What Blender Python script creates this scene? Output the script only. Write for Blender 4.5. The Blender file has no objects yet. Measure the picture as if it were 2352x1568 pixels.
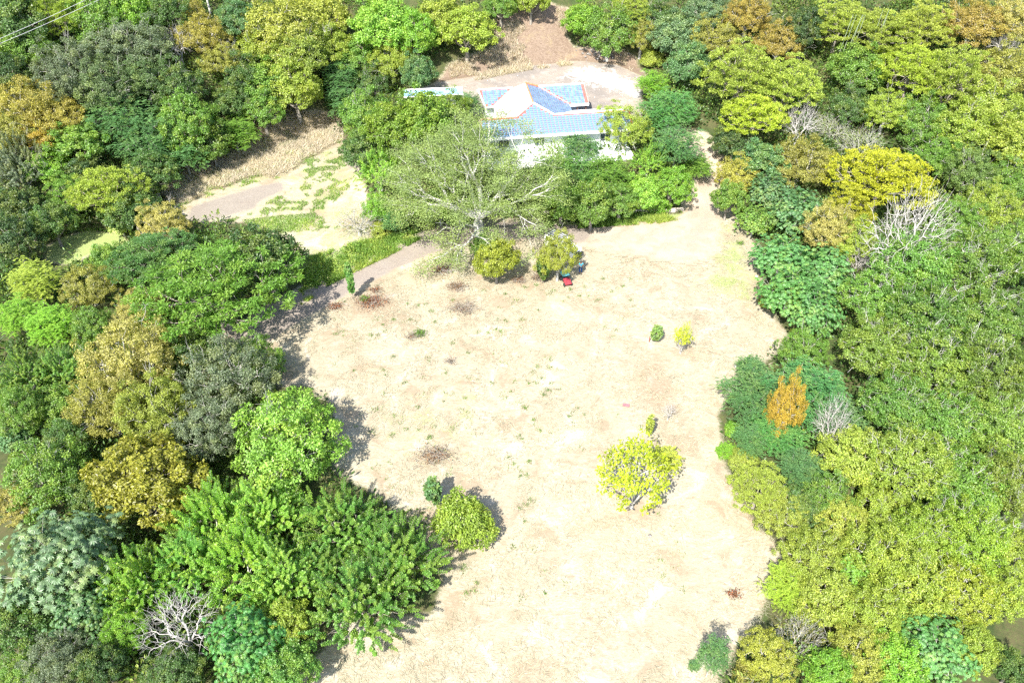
import bpy, bmesh, math, random
import numpy as np
from mathutils import Vector, Matrix

random.seed(7)
RNG = np.random.default_rng(7)
scene = bpy.context.scene
col = scene.collection

# ------------------------------------------------------------------ camera, sky, sun, exposure
CAM_H, PITCH, FOC = 56.0, math.radians(41.5), 1829.0      # FOC in units of a 2352 x 1568 picture
CX, CY = 1176.0, 784.0
cam_data = bpy.data.cameras.new("camera")
cam_data.sensor_width = 36.0
cam_data.lens = FOC / 2352.0 * 36.0
cam_data.clip_start = 0.5
cam_data.clip_end = 6000.0
cam = bpy.data.objects.new("camera", cam_data)
cam.location = (0, 0, CAM_H)
cam.rotation_euler = (math.pi / 2 - PITCH, 0, 0)
col.objects.link(cam)
scene.camera = cam

SUN_AZ, SUN_EL = math.radians(24.0), math.radians(50.0)   # the way the light travels, right of +Y
world = bpy.data.worlds.new("World")
scene.world = world
world.use_nodes = True
wn = world.node_tree
wn.nodes.clear()
sky = wn.nodes.new("ShaderNodeTexSky")
sky.sky_type = 'NISHITA'
sky.sun_disc = False
sky.sun_elevation = SUN_EL
sky.sun_rotation = math.pi + SUN_AZ
sky.air_density = 1.0
sky.dust_density = 1.5
bg = wn.nodes.new("ShaderNodeBackground")
bg.inputs["Strength"].default_value = 0.145
wo = wn.nodes.new("ShaderNodeOutputWorld")
wn.links.new(sky.outputs[0], bg.inputs[0])
wn.links.new(bg.outputs[0], wo.inputs[0])

sun_data = bpy.data.lights.new("sun", 'SUN')
sun_data.energy = 5.0
sun_data.angle = math.radians(0.55)
sun_data.color = (1.0, 0.955, 0.89)
sun = bpy.data.objects.new("sun", sun_data)
ldir = Vector((math.sin(SUN_AZ) * math.cos(SUN_EL), math.cos(SUN_AZ) * math.cos(SUN_EL), -math.sin(SUN_EL)))
sun.rotation_euler = ldir.to_track_quat('-Z', 'Y').to_euler()
sun.location = (-30, -40, 90)
col.objects.link(sun)

scene.view_settings.view_transform = 'Standard'
scene.view_settings.look = 'None'
scene.view_settings.gamma = 1.0
scene.view_settings.use_curve_mapping = False
scene.view_settings.exposure = 1.5
scene.cycles.max_bounces = 6
scene.cycles.diffuse_bounces = 3
scene.cycles.glossy_bounces = 2
scene.cycles.transmission_bounces = 3
scene.cycles.transparent_max_bounces = 4
scene.cycles.use_denoising = False
scene.cycles.use_adaptive_sampling = True
scene.cycles.adaptive_threshold = 0.02
scene.cycles.pixel_filter_type = 'BLACKMAN_HARRIS'
scene.cycles.filter_width = 1.4

# ------------------------------------------------------------------ lie of the land
def ss(a, b, x):
    t = np.clip((np.asarray(x, float) - a) / (b - a), 0, 1)
    return t * t * (3 - 2 * t)

def vnoise(x, y, s, seed=0):
    """smooth value noise, 0..1"""
    x = np.asarray(x, float) / s + seed * 17.13
    y = np.asarray(y, float) / s + seed * 9.71
    xi, yi = np.floor(x), np.floor(y)
    xf, yf = x - xi, y - yi
    def h(a, b):
        v = np.sin(a * 127.1 + b * 311.7 + seed * 13.7) * 43758.5453
        return v - np.floor(v)
    u, v = xf * xf * (3 - 2 * xf), yf * yf * (3 - 2 * yf)
    return (h(xi, yi) * (1 - u) + h(xi + 1, yi) * u) * (1 - v) + (h(xi, yi + 1) * (1 - u) + h(xi + 1, yi + 1) * u) * v

def fnoise(x, y, s, seed=0):
    x = np.asarray(x, float); y = np.asarray(y, float)
    a = .5 * vnoise(x, y, s, seed) + .28 * vnoise(.8 * x + .6 * y, -.6 * x + .8 * y, s * .47, seed + 3) + .22 * vnoise(.6 * x - .8 * y, .8 * x + .6 * y, s * .21, seed + 7)
    return np.clip(.5 + (a - .5) * 1.5, 0, 1)

def ground_z(x, y):
    x = np.asarray(x, float); y = np.asarray(y, float)
    # the house terrace, 5 m above the clearing, behind a bank
    ramp = np.clip((y - 89.3) / 7.0, 0, 1)
    ramp = ramp * ramp * (3 - 2 * ramp)
    ramp2 = ss(88, 108, y)                       # where the road climbs on the right
    wr = ss(20, 27, x)
    r = ramp * (1 - wr) + ramp2 * wr
    z = 5.0 * r * ss(-25, -15, x)
    # the hillside behind
    foot = np.interp(x, [-140, -80, -60, -45, -28, -16, -8, 10, 22, 30, 50, 90, 140],
                        [60, 80, 88, 97, 113, 117, 120, 126.5, 123, 120, 114, 104, 90])
    d = np.maximum(0, y - foot)
    z = z + 0.72 * np.minimum(d, 9) + 0.42 * np.maximum(0, d - 9) - 0.25 * np.maximum(0, d - 90)
    rough = 0.25 + 0.75 * ss(0, 6, d)
    z = z + (vnoise(x, y, 7.0, 1) - 0.5) * 0.5 * rough + (vnoise(x, y, 2.3, 2) - 0.5) * 0.16 * rough
    far = ss(200, 700, np.hypot(x, y - 60))
    z = z * (1 - far) + far * 12
    return z

def gz(x, y):
    return float(ground_z(x, y))

def px_ray(px, py):
    a = (px - CX) / FOC; b = (CY - py) / FOC
    c, s = math.cos(PITCH), math.sin(PITCH)
    return (a, c + b * s, -s + b * c)

def at(px, py, h=0.0):
    """the point h metres above the ground that stands at this place of the photograph"""
    a, b, c = px_ray(px, py)
    ts = np.arange(20.0, 500.0, .5)
    g_ = CAM_H + c * ts - ground_z(a * ts, b * ts) - h
    i = int(np.argmax(g_ < 0)) if (g_ < 0).any() else len(ts) - 1
    lo = max(20.0, ts[i] - .5)
    ts = np.linspace(lo, lo + .5, 26)
    g_ = CAM_H + c * ts - ground_z(a * ts, b * ts) - h
    lo = ts[int(np.argmax(g_ < 0))] if (g_ < 0).any() else ts[-1]
    return Vector((a * lo, b * lo, CAM_H + c * lo))

def depth_of(p):
    return p[1] * math.cos(PITCH) + (CAM_H - p[2]) * math.sin(PITCH)

def world_poly(pts, extra=None):
    out = []
    for (x, y) in pts:
        p = at(x, y)
        out.append((p.x, p.y))
    if extra: out += extra
    return np.array(out)

def sdf(poly, x, y):
    """signed distance to a polygon in metres, negative inside"""
    x = np.asarray(x, float); y = np.asarray(y, float)
    d = np.full(x.shape, 1e9); inside = np.zeros(x.shape, bool)
    n = len(poly)
    for i in range(n):
        ax, ay = poly[i]; bx, by = poly[(i + 1) % n]
        ex, ey = bx - ax, by - ay
        t = np.clip(((x - ax) * ex + (y - ay) * ey) / (ex * ex + ey * ey + 1e-9), 0, 1)
        d = np.minimum(d, np.hypot(x - ax - t * ex, y - ay - t * ey))
        c = ((ay > y) != (by > y)) & (x < (bx - ax) * (y - ay) / ((by - ay) if abs(by - ay) > 1e-9 else 1e-9) + ax)
        inside ^= c
    return np.where(inside, -d, d)

def line_dist(pts, x, y):
    x = np.asarray(x, float); y = np.asarray(y, float)
    d = np.full(x.shape, 1e9)
    for i in range(len(pts) - 1):
        ax, ay = pts[i]; bx, by = pts[i + 1]
        ex, ey = bx - ax, by - ay
        t = np.clip(((x - ax) * ex + (y - ay) * ey) / (ex * ex + ey * ey + 1e-9), 0, 1)
        d = np.minimum(d, np.hypot(x - ax - t * ex, y - ay - t * ey))
    return d

P_CLEAR = world_poly([(590, 760), (700, 735), (860, 660), (1000, 590), (1150, 555), (1240, 520), (1340, 505), (1560, 492), (1640, 470), (1700, 500), (1745, 580),
                      (1752, 690), (1815, 775), (1760, 830), (1690, 880), (1650, 950), (1665, 1060), (1690, 1130), (1745, 1215), (1800, 1262), (1775, 1340),
                      (1740, 1420), (1690, 1490), (1640, 1568), (1600, 1700)], [(16, 8), (-16, 8)])
P_CLEAR = np.vstack([P_CLEAR, world_poly([(640, 1568), (735, 1500), (780, 1430), (1000, 1405), (1020, 1310), (960, 1200), (840, 1120), (770, 1080), (765, 930), (700, 880), (640, 890), (600, 830)])])
P_MEADOW = world_poly([(405, 500), (380, 445), (430, 400), (560, 350), (640, 270), (740, 255), (790, 330), (830, 390), (850, 470), (880, 560), (840, 600), (740, 650), (690, 600), (640, 540), (560, 512), (470, 510)])
P_BANK = world_poly([(385, 440), (420, 395), (560, 345), (620, 268), (730, 250), (770, 262), (780, 320), (700, 360), (640, 395), (560, 410), (470, 440), (410, 470)])
P_PATCH = world_poly([(425, 500), (450, 470), (520, 450), (600, 425), (650, 418), (650, 435), (600, 460), (580, 480), (500, 502), (450, 508)])
P_PATCH2 = world_poly([(786, 335), (812, 350), (822, 385), (805, 388), (790, 370)])
P_STRIP = world_poly([(560, 508), (640, 498), (720, 492), (720, 512), (660, 545), (620, 545)])
P_VERGE = world_poly([(690, 700), (700, 600), (760, 580), (830, 560), (900, 545), (950, 535), (960, 548), (900, 580), (820, 618), (740, 660)])
P_LEFTGRASS = world_poly([(105, 600), (100, 570), (140, 545), (200, 530), (280, 535), (300, 560), (230, 575), (160, 610)])
P_TERR = world_poly([(930, 218), (1000, 190), (1130, 170), (1230, 150), (1330, 140), (1420, 150), (1470, 175), (1475, 230), (1470, 290), (1430, 320), (1230, 345), (1120, 300), (1000, 250), (930, 240)])
P_SLOPE = world_poly([(990, 195), (1030, 150), (1080, 130), (1140, 110), (1130, 50), (1170, 15), (1250, 5), (1310, 20), (1300, 80), (1320, 110), (1400, 105), (1460, 130), (1490, 180), (1420, 165), (1330, 150), (1230, 160), (1100, 185), (1000, 205)])
P_YARD = world_poly([(1250, 530), (1330, 520), (1440, 512), (1550, 505), (1590, 480), (1650, 478), (1648, 540), (1638, 585), (1590, 600), (1500, 592), (1400, 575), (1330, 562)])
P_WALLGRASS = world_poly([(1255, 495), (1560, 488), (1570, 500), (1500, 512), (1330, 522), (1260, 520)])
P_RIGHTGRASS = world_poly([(1655, 490), (1700, 520), (1735, 590), (1735, 690), (1690, 700), (1630, 680), (1600, 640), (1640, 590), (1655, 540)])
P_WHITE = world_poly([(1290, 165), (1360, 150), (1430, 175), (1475, 205), (1460, 225), (1400, 205), (1330, 190)])
P_APRON = world_poly([(1205, 320), (1420, 300), (1470, 310), (1440, 345), (1225, 350)])
L_ROAD = [tuple(at(x, y)[:2]) for x, y in [(560, 790), (640, 735), (720, 688), (800, 645), (880, 605), (950, 575), (1030, 548), (1130, 532), (1230, 530), (1320, 538)]]
L_ROAD2 = [tuple(at(x, y)[:2]) for x, y in [(1590, 560), (1620, 500), (1632, 440), (1628, 400), (1612, 365), (1590, 330)]]

def hard(d, w=0.5):
    return np.clip(0.5 - d / (2 * w), 0, 1)

def masks(x, y):
    dc = sdf(P_CLEAR, x, y); dm = sdf(P_MEADOW, x, y); dt = sdf(P_TERR, x, y); ds = sdf(P_SLOPE, x, y); db = sdf(P_BANK, x, y)
    road = np.minimum(line_dist(L_ROAD, x, y) - 1.9, line_dist(L_ROAD2, x, y) - 2.0)
    yard = sdf(P_YARD, x, y)
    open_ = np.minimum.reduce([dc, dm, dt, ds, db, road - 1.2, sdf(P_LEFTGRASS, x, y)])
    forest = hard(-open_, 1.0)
    dirt = hard(np.minimum(road, yard), 0.8)
    grey = np.maximum.reduce([hard(line_dist(L_ROAD, x, y) - 1.9, .8), .55 * hard(line_dist(L_ROAD2, x, y) - 1.6, 2.2), hard(sdf(P_PATCH, x, y), 0.9), hard(sdf(P_PATCH2, x, y), .6)])
    slope = hard(ds, 1.0) * (1 - hard(dt, .5))
    terr = hard(dt, 0.8)
    white = np.maximum(.8 * hard(sdf(P_WHITE, x, y), 2.6), hard(sdf(P_APRON, x, y), 0.6))
    green = np.maximum.reduce([hard(sdf(P_VERGE, x, y), 1.2), 0.85 * hard(sdf(P_WALLGRASS, x, y), 0.7), 0.62 * hard(sdf(P_RIGHTGRASS, x, y), 2.5),
                               0.6 * hard(sdf(P_STRIP, x, y), 0.9), hard(sdf(P_LEFTGRASS, x, y), 0.8), 0.40 * hard(dm, 2.0) * (1 - hard(sdf(P_PATCH, x, y), 2))])
    green = np.maximum(green, .12 * hard(dc, 3)); lp = at(1000, 980); green = np.maximum(green, 0.34 * np.exp(-(((x - lp.x) / 9) ** 2 + ((y - lp.y) / 9) ** 2)))
    brown = np.zeros(np.shape(x))
    for (px, py, rx, ry, k) in [(1500, 880, 2.6, 6, .8), (1060, 690, 4, 1.6, .7), (860, 700, 4, 3, .9), (1000, 1045, 3, 2, .6), (1380, 780, 9, 4, .25), (1700, 600, 3, 4, .3),
                                (1150, 640, 6, 3, .5), (800, 790, 3, 3, .5), (1780, 1180, 2, 3, .5), (1100, 900, 8, 5, .25), (1000, 1250, 3, 5, .4), (1680, 1150, 1.5, 3, .4)]:
        c = at(px, py); brown = np.maximum(brown, k * np.exp(-(((x - c.x) / rx) ** 2 + ((y - c.y) / ry) ** 2)))
    return dict(forest=forest, dirt=dirt, grey=grey, slope=slope, terr=terr, white=white, green=green, brown=brown, bank=hard(db, 1.0))

# ------------------------------------------------------------------ materials
def new_mat(name):
    m = bpy.data.materials.new(name); m.use_nodes = True
    nt = m.node_tree; nt.nodes.clear()
    out = nt.nodes.new("ShaderNodeOutputMaterial")
    return m, nt, out

def N(nt, typ, **kw):
    n = nt.nodes.new(typ)
    for k, v in kw.items():
        if k.startswith("_"):
            n.inputs[k[1:].replace("_", " ")].default_value = v
        else: setattr(n, k, v)
    return n

def mixc(nt, fac, a, b, mode='MIX'):
    n = nt.nodes.new("ShaderNodeMix"); n.data_type = 'RGBA'; n.blend_type = mode
    for sock, val in ((0, fac), (6, a), (7, b)):
        if isinstance(val, (int, float)): n.inputs[sock].default_value = val
        elif isinstance(val, (tuple, list)): n.inputs[sock].default_value = tuple(val) + ((1,) if len(val) == 3 else ())
        else: nt.links.new(val, n.inputs[sock])
    return n.outputs[2]

def mth(nt, op, a, b=0.0, clamp=False):
    n = nt.nodes.new("ShaderNodeMath"); n.operation = op; n.use_clamp = clamp
    for i, v in enumerate((a, b)):
        if isinstance(v, (int, float)): n.inputs[i].default_value = v
        else: nt.links.new(v, n.inputs[i])
    return n.outputs[0]

def noise(nt, vec, scale, detail=4, rough=0.55, dist=0.0):
    n = N(nt, "ShaderNodeTexNoise"); n.inputs["Scale"].default_value = scale; n.inputs["Detail"].default_value = detail
    n.inputs["Roughness"].default_value = rough; n.inputs["Distortion"].default_value = dist
    if vec is not None: nt.links.new(vec, n.inputs["Vector"])
    return n.outputs["Fac"]

def ramp(nt, fac, lo, hi):
    n = N(nt, "ShaderNodeMapRange"); n.clamp = True; n.interpolation_type = 'SMOOTHSTEP'
    n.inputs[1].default_value = lo; n.inputs[2].default_value = hi
    nt.links.new(fac, n.inputs[0]); return n.outputs[0]

def plain(name, color, rough=0.6, spec=0.3, var=0.12, scale=6.0, metallic=0.0, bump=0.0):
    m, nt, out = new_mat(name)
    tc = N(nt, "ShaderNodeTexCoord")
    f = noise(nt, tc.outputs["Object"], scale)
    c2 = tuple(max(0, c * (1 - var * 2.2)) for c in color)
    c1 = tuple(min(1, c * (1 + var)) for c in color)
    c = mixc(nt, ramp(nt, f, .3, .7), c2, c1)
    b = N(nt, "ShaderNodeBsdfPrincipled"); nt.links.new(c, b.inputs["Base Color"])
    b.inputs["Roughness"].default_value = rough; b.inputs["Specular IOR Level"].default_value = spec; b.inputs["Metallic"].default_value = metallic
    if bump:
        bp = N(nt, "ShaderNodeBump"); bp.inputs["Strength"].default_value = bump; bp.inputs["Distance"].default_value = .02
        nt.links.new(f, bp.inputs["Height"]); nt.links.new(bp.outputs[0], b.inputs["Normal"])
    nt.links.new(b.outputs[0], out.inputs[0])
    return m

def ground_material():
    m, nt, out = new_mat("ground_cover")
    geo = N(nt, "ShaderNodeNewGeometry"); pos = geo.outputs["Position"]
    def A(n):
        a = N(nt, "ShaderNodeAttribute"); a.attribute_name = n; return a.outputs["Fac"]
    big = noise(nt, pos, 0.11, 5, 0.6, 0.4)
    mid = noise(nt, pos, 0.55, 6, 0.65, 0.6)
    fine = noise(nt, pos, 4.5, 6, 0.7, 0.8)
    vf = noise(nt, pos, 17.0, 4, 0.7)
    mp = N(nt, "ShaderNodeMapping"); mp.inputs["Rotation"].default_value = (0, 0, .35); mp.inputs["Scale"].default_value = (0.8, 2.0, 1)
    nt.links.new(pos, mp.inputs[0])
    streak = noise(nt, mp.outputs[0], 1.6, 6, 0.72, 1.6)
    mp2 = N(nt, "ShaderNodeMapping"); mp2.inputs["Rotation"].default_value = (0, 0, -.8); mp2.inputs["Scale"].default_value = (0.8, 2.2, 1)
    nt.links.new(pos, mp2.inputs[0])
    streak2 = noise(nt, mp2.outputs[0], 1.9, 6, 0.72, 2.0)
    straw = mixc(nt, ramp(nt, streak, .36, .62), (.225, .185, .125), (.315, .285, .205))
    straw = mixc(nt, ramp(nt, streak2, .46, .66), straw, (.345, .325, .25))
    straw = mixc(nt, mth(nt, 'MULTIPLY', ramp(nt, big, .42, .64), .55), straw, (.255, .22, .15))
    olive = mixc(nt, fine, (.235, .195, .125), (.30, .26, .18))
    straw = mixc(nt, mth(nt, 'MULTIPLY', ramp(nt, mid, .52, .70), .45), straw, olive)
    straw = mixc(nt, mth(nt, 'MULTIPLY', ramp(nt, vf, .4, .75), .3), straw, (.22, .165, .115))
    blot = noise(nt, pos, 0.30, 5, 0.62, 0.9)
    straw = mixc(nt, mth(nt, 'MULTIPLY', ramp(nt, blot, .50, .66), .6), straw, (.21, .155, .10))
    straw = mixc(nt, mth(nt, 'MULTIPLY', ramp(nt, blot, .46, .30), .6), straw, (.385, .35, .295))
    # the browner thatch
    brownm = mth(nt, 'MULTIPLY', mth(nt, 'MULTIPLY', A("brown"), .6), ramp(nt, mth(nt, 'ADD', fine, mth(nt, 'MULTIPLY', A("brown"), .15)), .42, .60))
    c = mixc(nt, brownm, straw, (.17, .105, .06))
    gcol = mixc(nt, fine, (.13, .20, .05), (.28, .32, .11))
    gm = ramp(nt, mth(nt, 'ADD', A("green"), mth(nt, 'MULTIPLY', mth(nt, 'SUBTRACT', mth(nt, 'ADD', mth(nt, 'MULTIPLY', mid, .55), mth(nt, 'MULTIPLY', fine, .45)), .5), 2.2)), .30, .75)
    gm = mth(nt, 'MULTIPLY', gm, ramp(nt, A("green"), 0.02, .3))
    c = mixc(nt, mth(nt, 'MULTIPLY', gm, .85), c, gcol)
    # tall dry grass of the left bank
    c = mixc(nt, A("bank"), c, mixc(nt, mid, (.24, .175, .11), (.36, .29, .19)))
    # dirt
    def edge(attr, k=1.1):
        return ramp(nt, mth(nt, 'ADD', A(attr), mth(nt, 'MULTIPLY', mth(nt, 'SUBTRACT', mth(nt, 'ADD', mth(nt, 'MULTIPLY', mid, .5), mth(nt, 'MULTIPLY', fine, .5)), .5), k)), .34, .66)
    pale = mixc(nt, ramp(nt, mid, .35, .65), (.275, .22, .165), (.33, .285, .225))
    pale = mixc(nt, mth(nt, 'MULTIPLY', vf, .35), pale, (.26, .19, .13))
    c = mixc(nt, edge("dirt"), c, pale)
    greyc = mixc(nt, ramp(nt, fine, .3, .7), (.155, .135, .12), (.225, .195, .165))
    c = mixc(nt, mth(nt, 'MULTIPLY', edge("grey", 1.5), .78), c, greyc)
    tcol = mixc(nt, ramp(nt, big, .4, .6), (.185, .165, .145), (.26, .22, .18))
    tcol = mixc(nt, mth(nt, 'MULTIPLY', ramp(nt, mid, .5, .65), .4), tcol, (.36, .335, .30))
    tcol = mixc(nt, mth(nt, 'MULTIPLY', vf, .3), tcol, (.18, .15, .12))
    c = mixc(nt, edge("terr"), c, tcol)
    scol = mixc(nt, ramp(nt, streak2, .35, .65), (.12, .085, .06), (.21, .16, .12))
    scol = mixc(nt, mth(nt, 'MULTIPLY', ramp(nt, mid, .5, .7), .5), scol, (.24, .19, .11))
    c = mixc(nt, edge("slope"), c, scol)
    c = mixc(nt, mth(nt, 'MULTIPLY', edge("white", 2.6), .85), c, mixc(nt, fine, (.42, .40, .36), (.58, .56, .52)))
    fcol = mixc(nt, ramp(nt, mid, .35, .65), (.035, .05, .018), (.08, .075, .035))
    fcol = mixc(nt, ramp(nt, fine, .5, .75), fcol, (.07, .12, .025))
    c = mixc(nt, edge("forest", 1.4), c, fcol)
    b = N(nt, "ShaderNodeBsdfPrincipled"); nt.links.new(c, b.inputs["Base Color"])
    b.inputs["Roughness"].default_value = 0.95; b.inputs["Specular IOR Level"].default_value = 0.1
    hgt = mth(nt, 'ADD', mth(nt, 'MULTIPLY', streak, .5), mth(nt, 'ADD', mth(nt, 'MULTIPLY', fine, .5), mth(nt, 'MULTIPLY', vf, .3)))
    bp = N(nt, "ShaderNodeBump"); bp.inputs["Strength"].default_value = 0.55; bp.inputs["Distance"].default_value = 0.12
    nt.links.new(hgt, bp.inputs["Height"]); nt.links.new(bp.outputs[0], b.inputs["Normal"])
    nt.links.new(b.outputs[0], out.inputs[0])
    return m

def leaf_material(name, hue2=(.20, .19, .02), mixamt=0.35, gloss=0.5, transl=0.42, base=None):
    """leaf colour = the tree's own colour, varied leaf by leaf and clump by clump"""
    m, nt, out = new_mat(name)
    if base is None:
        oi = N(nt, "ShaderNodeObjectInfo"); bc = oi.outputs["Color"]
    else:
        rgb = N(nt, "ShaderNodeRGB"); rgb.outputs[0].default_value = tuple(base) + (1,); bc = rgb.outputs[0]
    v = N(nt, "ShaderNodeAttribute"); v.attribute_name = "leafvar"
    cl = N(nt, "ShaderNodeAttribute"); cl.attribute_name = "clumpvar"
    c = mixc(nt, mth(nt, 'MULTIPLY', ramp(nt, cl.outputs["Fac"], .45, 1.0), mixamt), bc, hue2)
    br = mth(nt, 'ADD', 0.55, mth(nt, 'MULTIPLY', v.outputs["Fac"], .80))
    br = mth(nt, 'MULTIPLY', br, mth(nt, 'ADD', .82, mth(nt, 'MULTIPLY', cl.outputs["Fac"], .36)))
    cc = N(nt, "ShaderNodeVectorMath"); cc.operation = 'SCALE'
    nt.links.new(c, cc.inputs[0]); nt.links.new(br, cc.inputs["Scale"])
    b = N(nt, "ShaderNodeBsdfPrincipled"); nt.links.new(cc.outputs[0], b.inputs["Base Color"])
    b.inputs["Roughness"].default_value = 0.42; b.inputs["Specular IOR Level"].default_value = gloss
    t = N(nt, "ShaderNodeBsdfTranslucent")
    tcol = mixc(nt, 1.0, cc.outputs[0], (1.7, 1.8, 0.55), 'MULTIPLY'); nt.links.new(tcol, t.inputs[0])
    mx = N(nt, "ShaderNodeMixShader"); mx.inputs[0].default_value = transl
    nt.links.new(b.outputs[0], mx.inputs[1]); nt.links.new(t.outputs[0], mx.inputs[2])
    nt.links.new(mx.outputs[0], out.inputs[0])
    return m

M = {}
M['ground'] = ground_material()
M['leaf'] = leaf_material("leaves")
M['leaf_dull'] = leaf_material("leaves_dull", (.20, .21, .04), .3, .3, .42)
M['under'] = leaf_material("undergrowth_leaves", (.16, .20, .03), .6, .3, .35, (.055, .105, .024))
M['verge'] = leaf_material("verge_leaves", (.34, .36, .08), .7, .3, .4, (.16, .27, .05))
M['straw'] = leaf_material("straw", (.27, .235, .155), .7, .15, .2, (.38, .355, .265))
M['bankgrass'] = leaf_material("bank_grass", (.33, .28, .18), .6, .15, .25, (.46, .40, .31))
M['tuft'] = leaf_material("green_tufts", (.16, .22, .04), .5, .2, .35, (.10, .19, .035))
M['brush'] = leaf_material("dead_brush", (.22, .13, .07), .7, .15, .15, (.16, .10, .06))
M['brush_red'] = leaf_material("dead_red_leaves", (.26, .12, .05), .7, .2, .2, (.16, .06, .03))
M['bark'] = plain("bark", (.28, .25, .21), .9, .1, .25, 9, bump=.6)
M['bark_pale'] = plain("pale_bark", (.36, .35, .31), .9, .1, .18, 7, bump=.5)
M['bark_saman'] = plain("grey_white_bark", (.44, .43, .39), .9, .1, .18, 7, bump=.5)
M['understory'] = leaf_material("understory_leaves", (.22, .25, .05), .7, .35, .4, (.085, .17, .035))
M['bark_white'] = plain("bleached_wood", (.40, .38, .35), .85, .1, .10, 7, bump=.4)

# ------------------------------------------------------------------ mesh helpers
def link(name, me, parent=None, mat=None):
    o = bpy.data.objects.new(name, me); col.objects.link(o)
    if parent is not None: o.parent = parent
    if mat is not None and me is not None and len(me.materials) == 0: me.materials.append(mat)
    return o

def np_mesh(name, verts, faces, mat=None, attrs=None, smooth=False):
    """verts (n,3); faces (m,k) all of one size, or a list of such arrays"""
    me = bpy.data.meshes.new(name)
    fl = faces if isinstance(faces, list) else [faces]
    fl = [np.asarray(f, np.int32) for f in fl if len(f)]
    verts = np.asarray(verts, np.float32)
    me.vertices.add(len(verts)); me.vertices.foreach_set("co", verts.ravel())
    loops = np.concatenate([f.ravel() for f in fl])
    sizes = np.concatenate([np.full(len(f), f.shape[1], np.int32) for f in fl])
    me.loops.add(len(loops)); me.loops.foreach_set("vertex_index", loops)
    me.polygons.add(len(sizes))
    starts = np.concatenate([[0], np.cumsum(sizes)[:-1]]).astype(np.int32)
    me.polygons.foreach_set("loop_start", starts)
    me.polygons.foreach_set("use_smooth", np.full(len(sizes), smooth))
    me.update(calc_edges=True)
    if attrs:
        for k, v in attrs.items():
            a = me.attributes.new(k, 'FLOAT', 'POINT'); a.data.foreach_set("value", np.asarray(v, np.float32))
    if mat is not None: me.materials.append(mat)
    return me

def tag(o, label=None, cat=None, group=None, kind=None):
    if label: o["label"] = label
    if cat: o["category"] = cat
    if group: o["group"] = group
    if kind: o["kind"] = kind
    return o

def empty(name, loc, rz=0.0):
    e = bpy.data.objects.new(name, None); e.location = loc; e.rotation_euler = (0, 0, rz)
    e.empty_display_size = 0.3; col.objects.link(e); return e

def nrm(v):
    return v / (np.linalg.norm(v, axis=-1, keepdims=True) + 1e-9)

class Leaves:
    """collects leaf blades: a base point, an axis, a facing and a size each"""
    def __init__(s): s.c = []; s.d = []; s.n = []; s.L = []; s.W = []; s.v = []; s.k = []
    def add(s, c, d, n, L, W, k):
        m = len(c)
        s.c.append(c); s.d.append(nrm(np.broadcast_to(d, (m, 3)))); s.n.append(nrm(np.broadcast_to(n, (m, 3)))); s.L.append(np.broadcast_to(L, (m,))); s.W.append(np.broadcast_to(W, (m,)))
        s.k.append(np.broadcast_to(k, (m,))); s.v.append(RNG.random(m))
    def mesh(s, name, mat, tri=False):
        c, d, n = np.concatenate(s.c), np.concatenate(s.d), np.concatenate(s.n)
        L, W = np.concatenate(s.L)[:, None], np.concatenate(s.W)[:, None]
        w = nrm(np.cross(d, n))
        if tri:
            V = np.stack([c - w * W * .5, c + w * W * .5, c + d * L], 1).reshape(-1, 3); k = 3
        else:
            nn = np.cross(w, d)
            V = np.stack([c, c + d * L * .45 + w * W * .5 + nn * W * .12, c + d * L, c + d * L * .45 - w * W * .5 + nn * W * .12], 1).reshape(-1, 3); k = 4
        F = np.arange(len(V)).reshape(-1, k)
        return np_mesh(name, V, F, mat, {"leafvar": np.repeat(np.concatenate(s.v), k), "clumpvar": np.repeat(np.concatenate(s.k), k)})

class Tubes:
    def __init__(s): s.V = []; s.F = []; s.n = 0
    def add(s, pts, r0, r1, sides=5):
        pts = np.asarray(pts, float); m = len(pts)
        if m < 2: return
        t = np.gradient(pts, axis=0); t = nrm(t)
        ref = np.array([0, 0, 1.0]) if abs(t[0][2]) < .9 else np.array([1.0, 0, 0])
        a = nrm(np.cross(t, ref)); b = np.cross(t, a)
        r = np.linspace(r0, r1, m)[:, None, None]
        ang = np.arange(sides) / sides * 2 * math.pi
        ring = pts[:, None, :] + r * (np.cos(ang)[None, :, None] * a[:, None, :] + np.sin(ang)[None, :, None] * b[:, None, :])
        s.V.append(ring.reshape(-1, 3))
        i = np.arange(m - 1)[:, None] * sides; j = np.arange(sides)[None, :]; j2 = (j + 1) % sides
        s.F.append((np.stack([i + j, i + j2, i + j2 + sides, i + j + sides], -1).reshape(-1, 4)) + s.n)
        s.n += m * sides
    def mesh(s, name, mat):
        return np_mesh(name, np.concatenate(s.V), np.concatenate(s.F), mat, None, True)

def curve(p, q, bend, n=4, lift=0.0):
    p, q = np.asarray(p, float), np.asarray(q, float)
    L = np.linalg.norm(q - p)
    m1 = p + (q - p) * .35 + RNG.normal(0, bend * L, 3); m2 = p + (q - p) * .7 + RNG.normal(0, bend * L, 3)
    m1[2] += lift * L; m2[2] += lift * L * .6
    t = np.linspace(0, 1, n + 1)[:, None]
    return (1 - t) ** 3 * p + 3 * (1 - t) ** 2 * t * m1 + 3 * (1 - t) * t * t * m2 + t ** 3 * q

def kmeans(P, k, it=6):
    c = P[RNG.choice(len(P), k, replace=False)].copy()
    for _ in range(it):
        l = np.argmin(((P[:, None] - c[None]) ** 2).sum(-1), 1)
        for i in range(k):
            if (l == i).any(): c[i] = P[l == i].mean(0)
    return l

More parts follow.
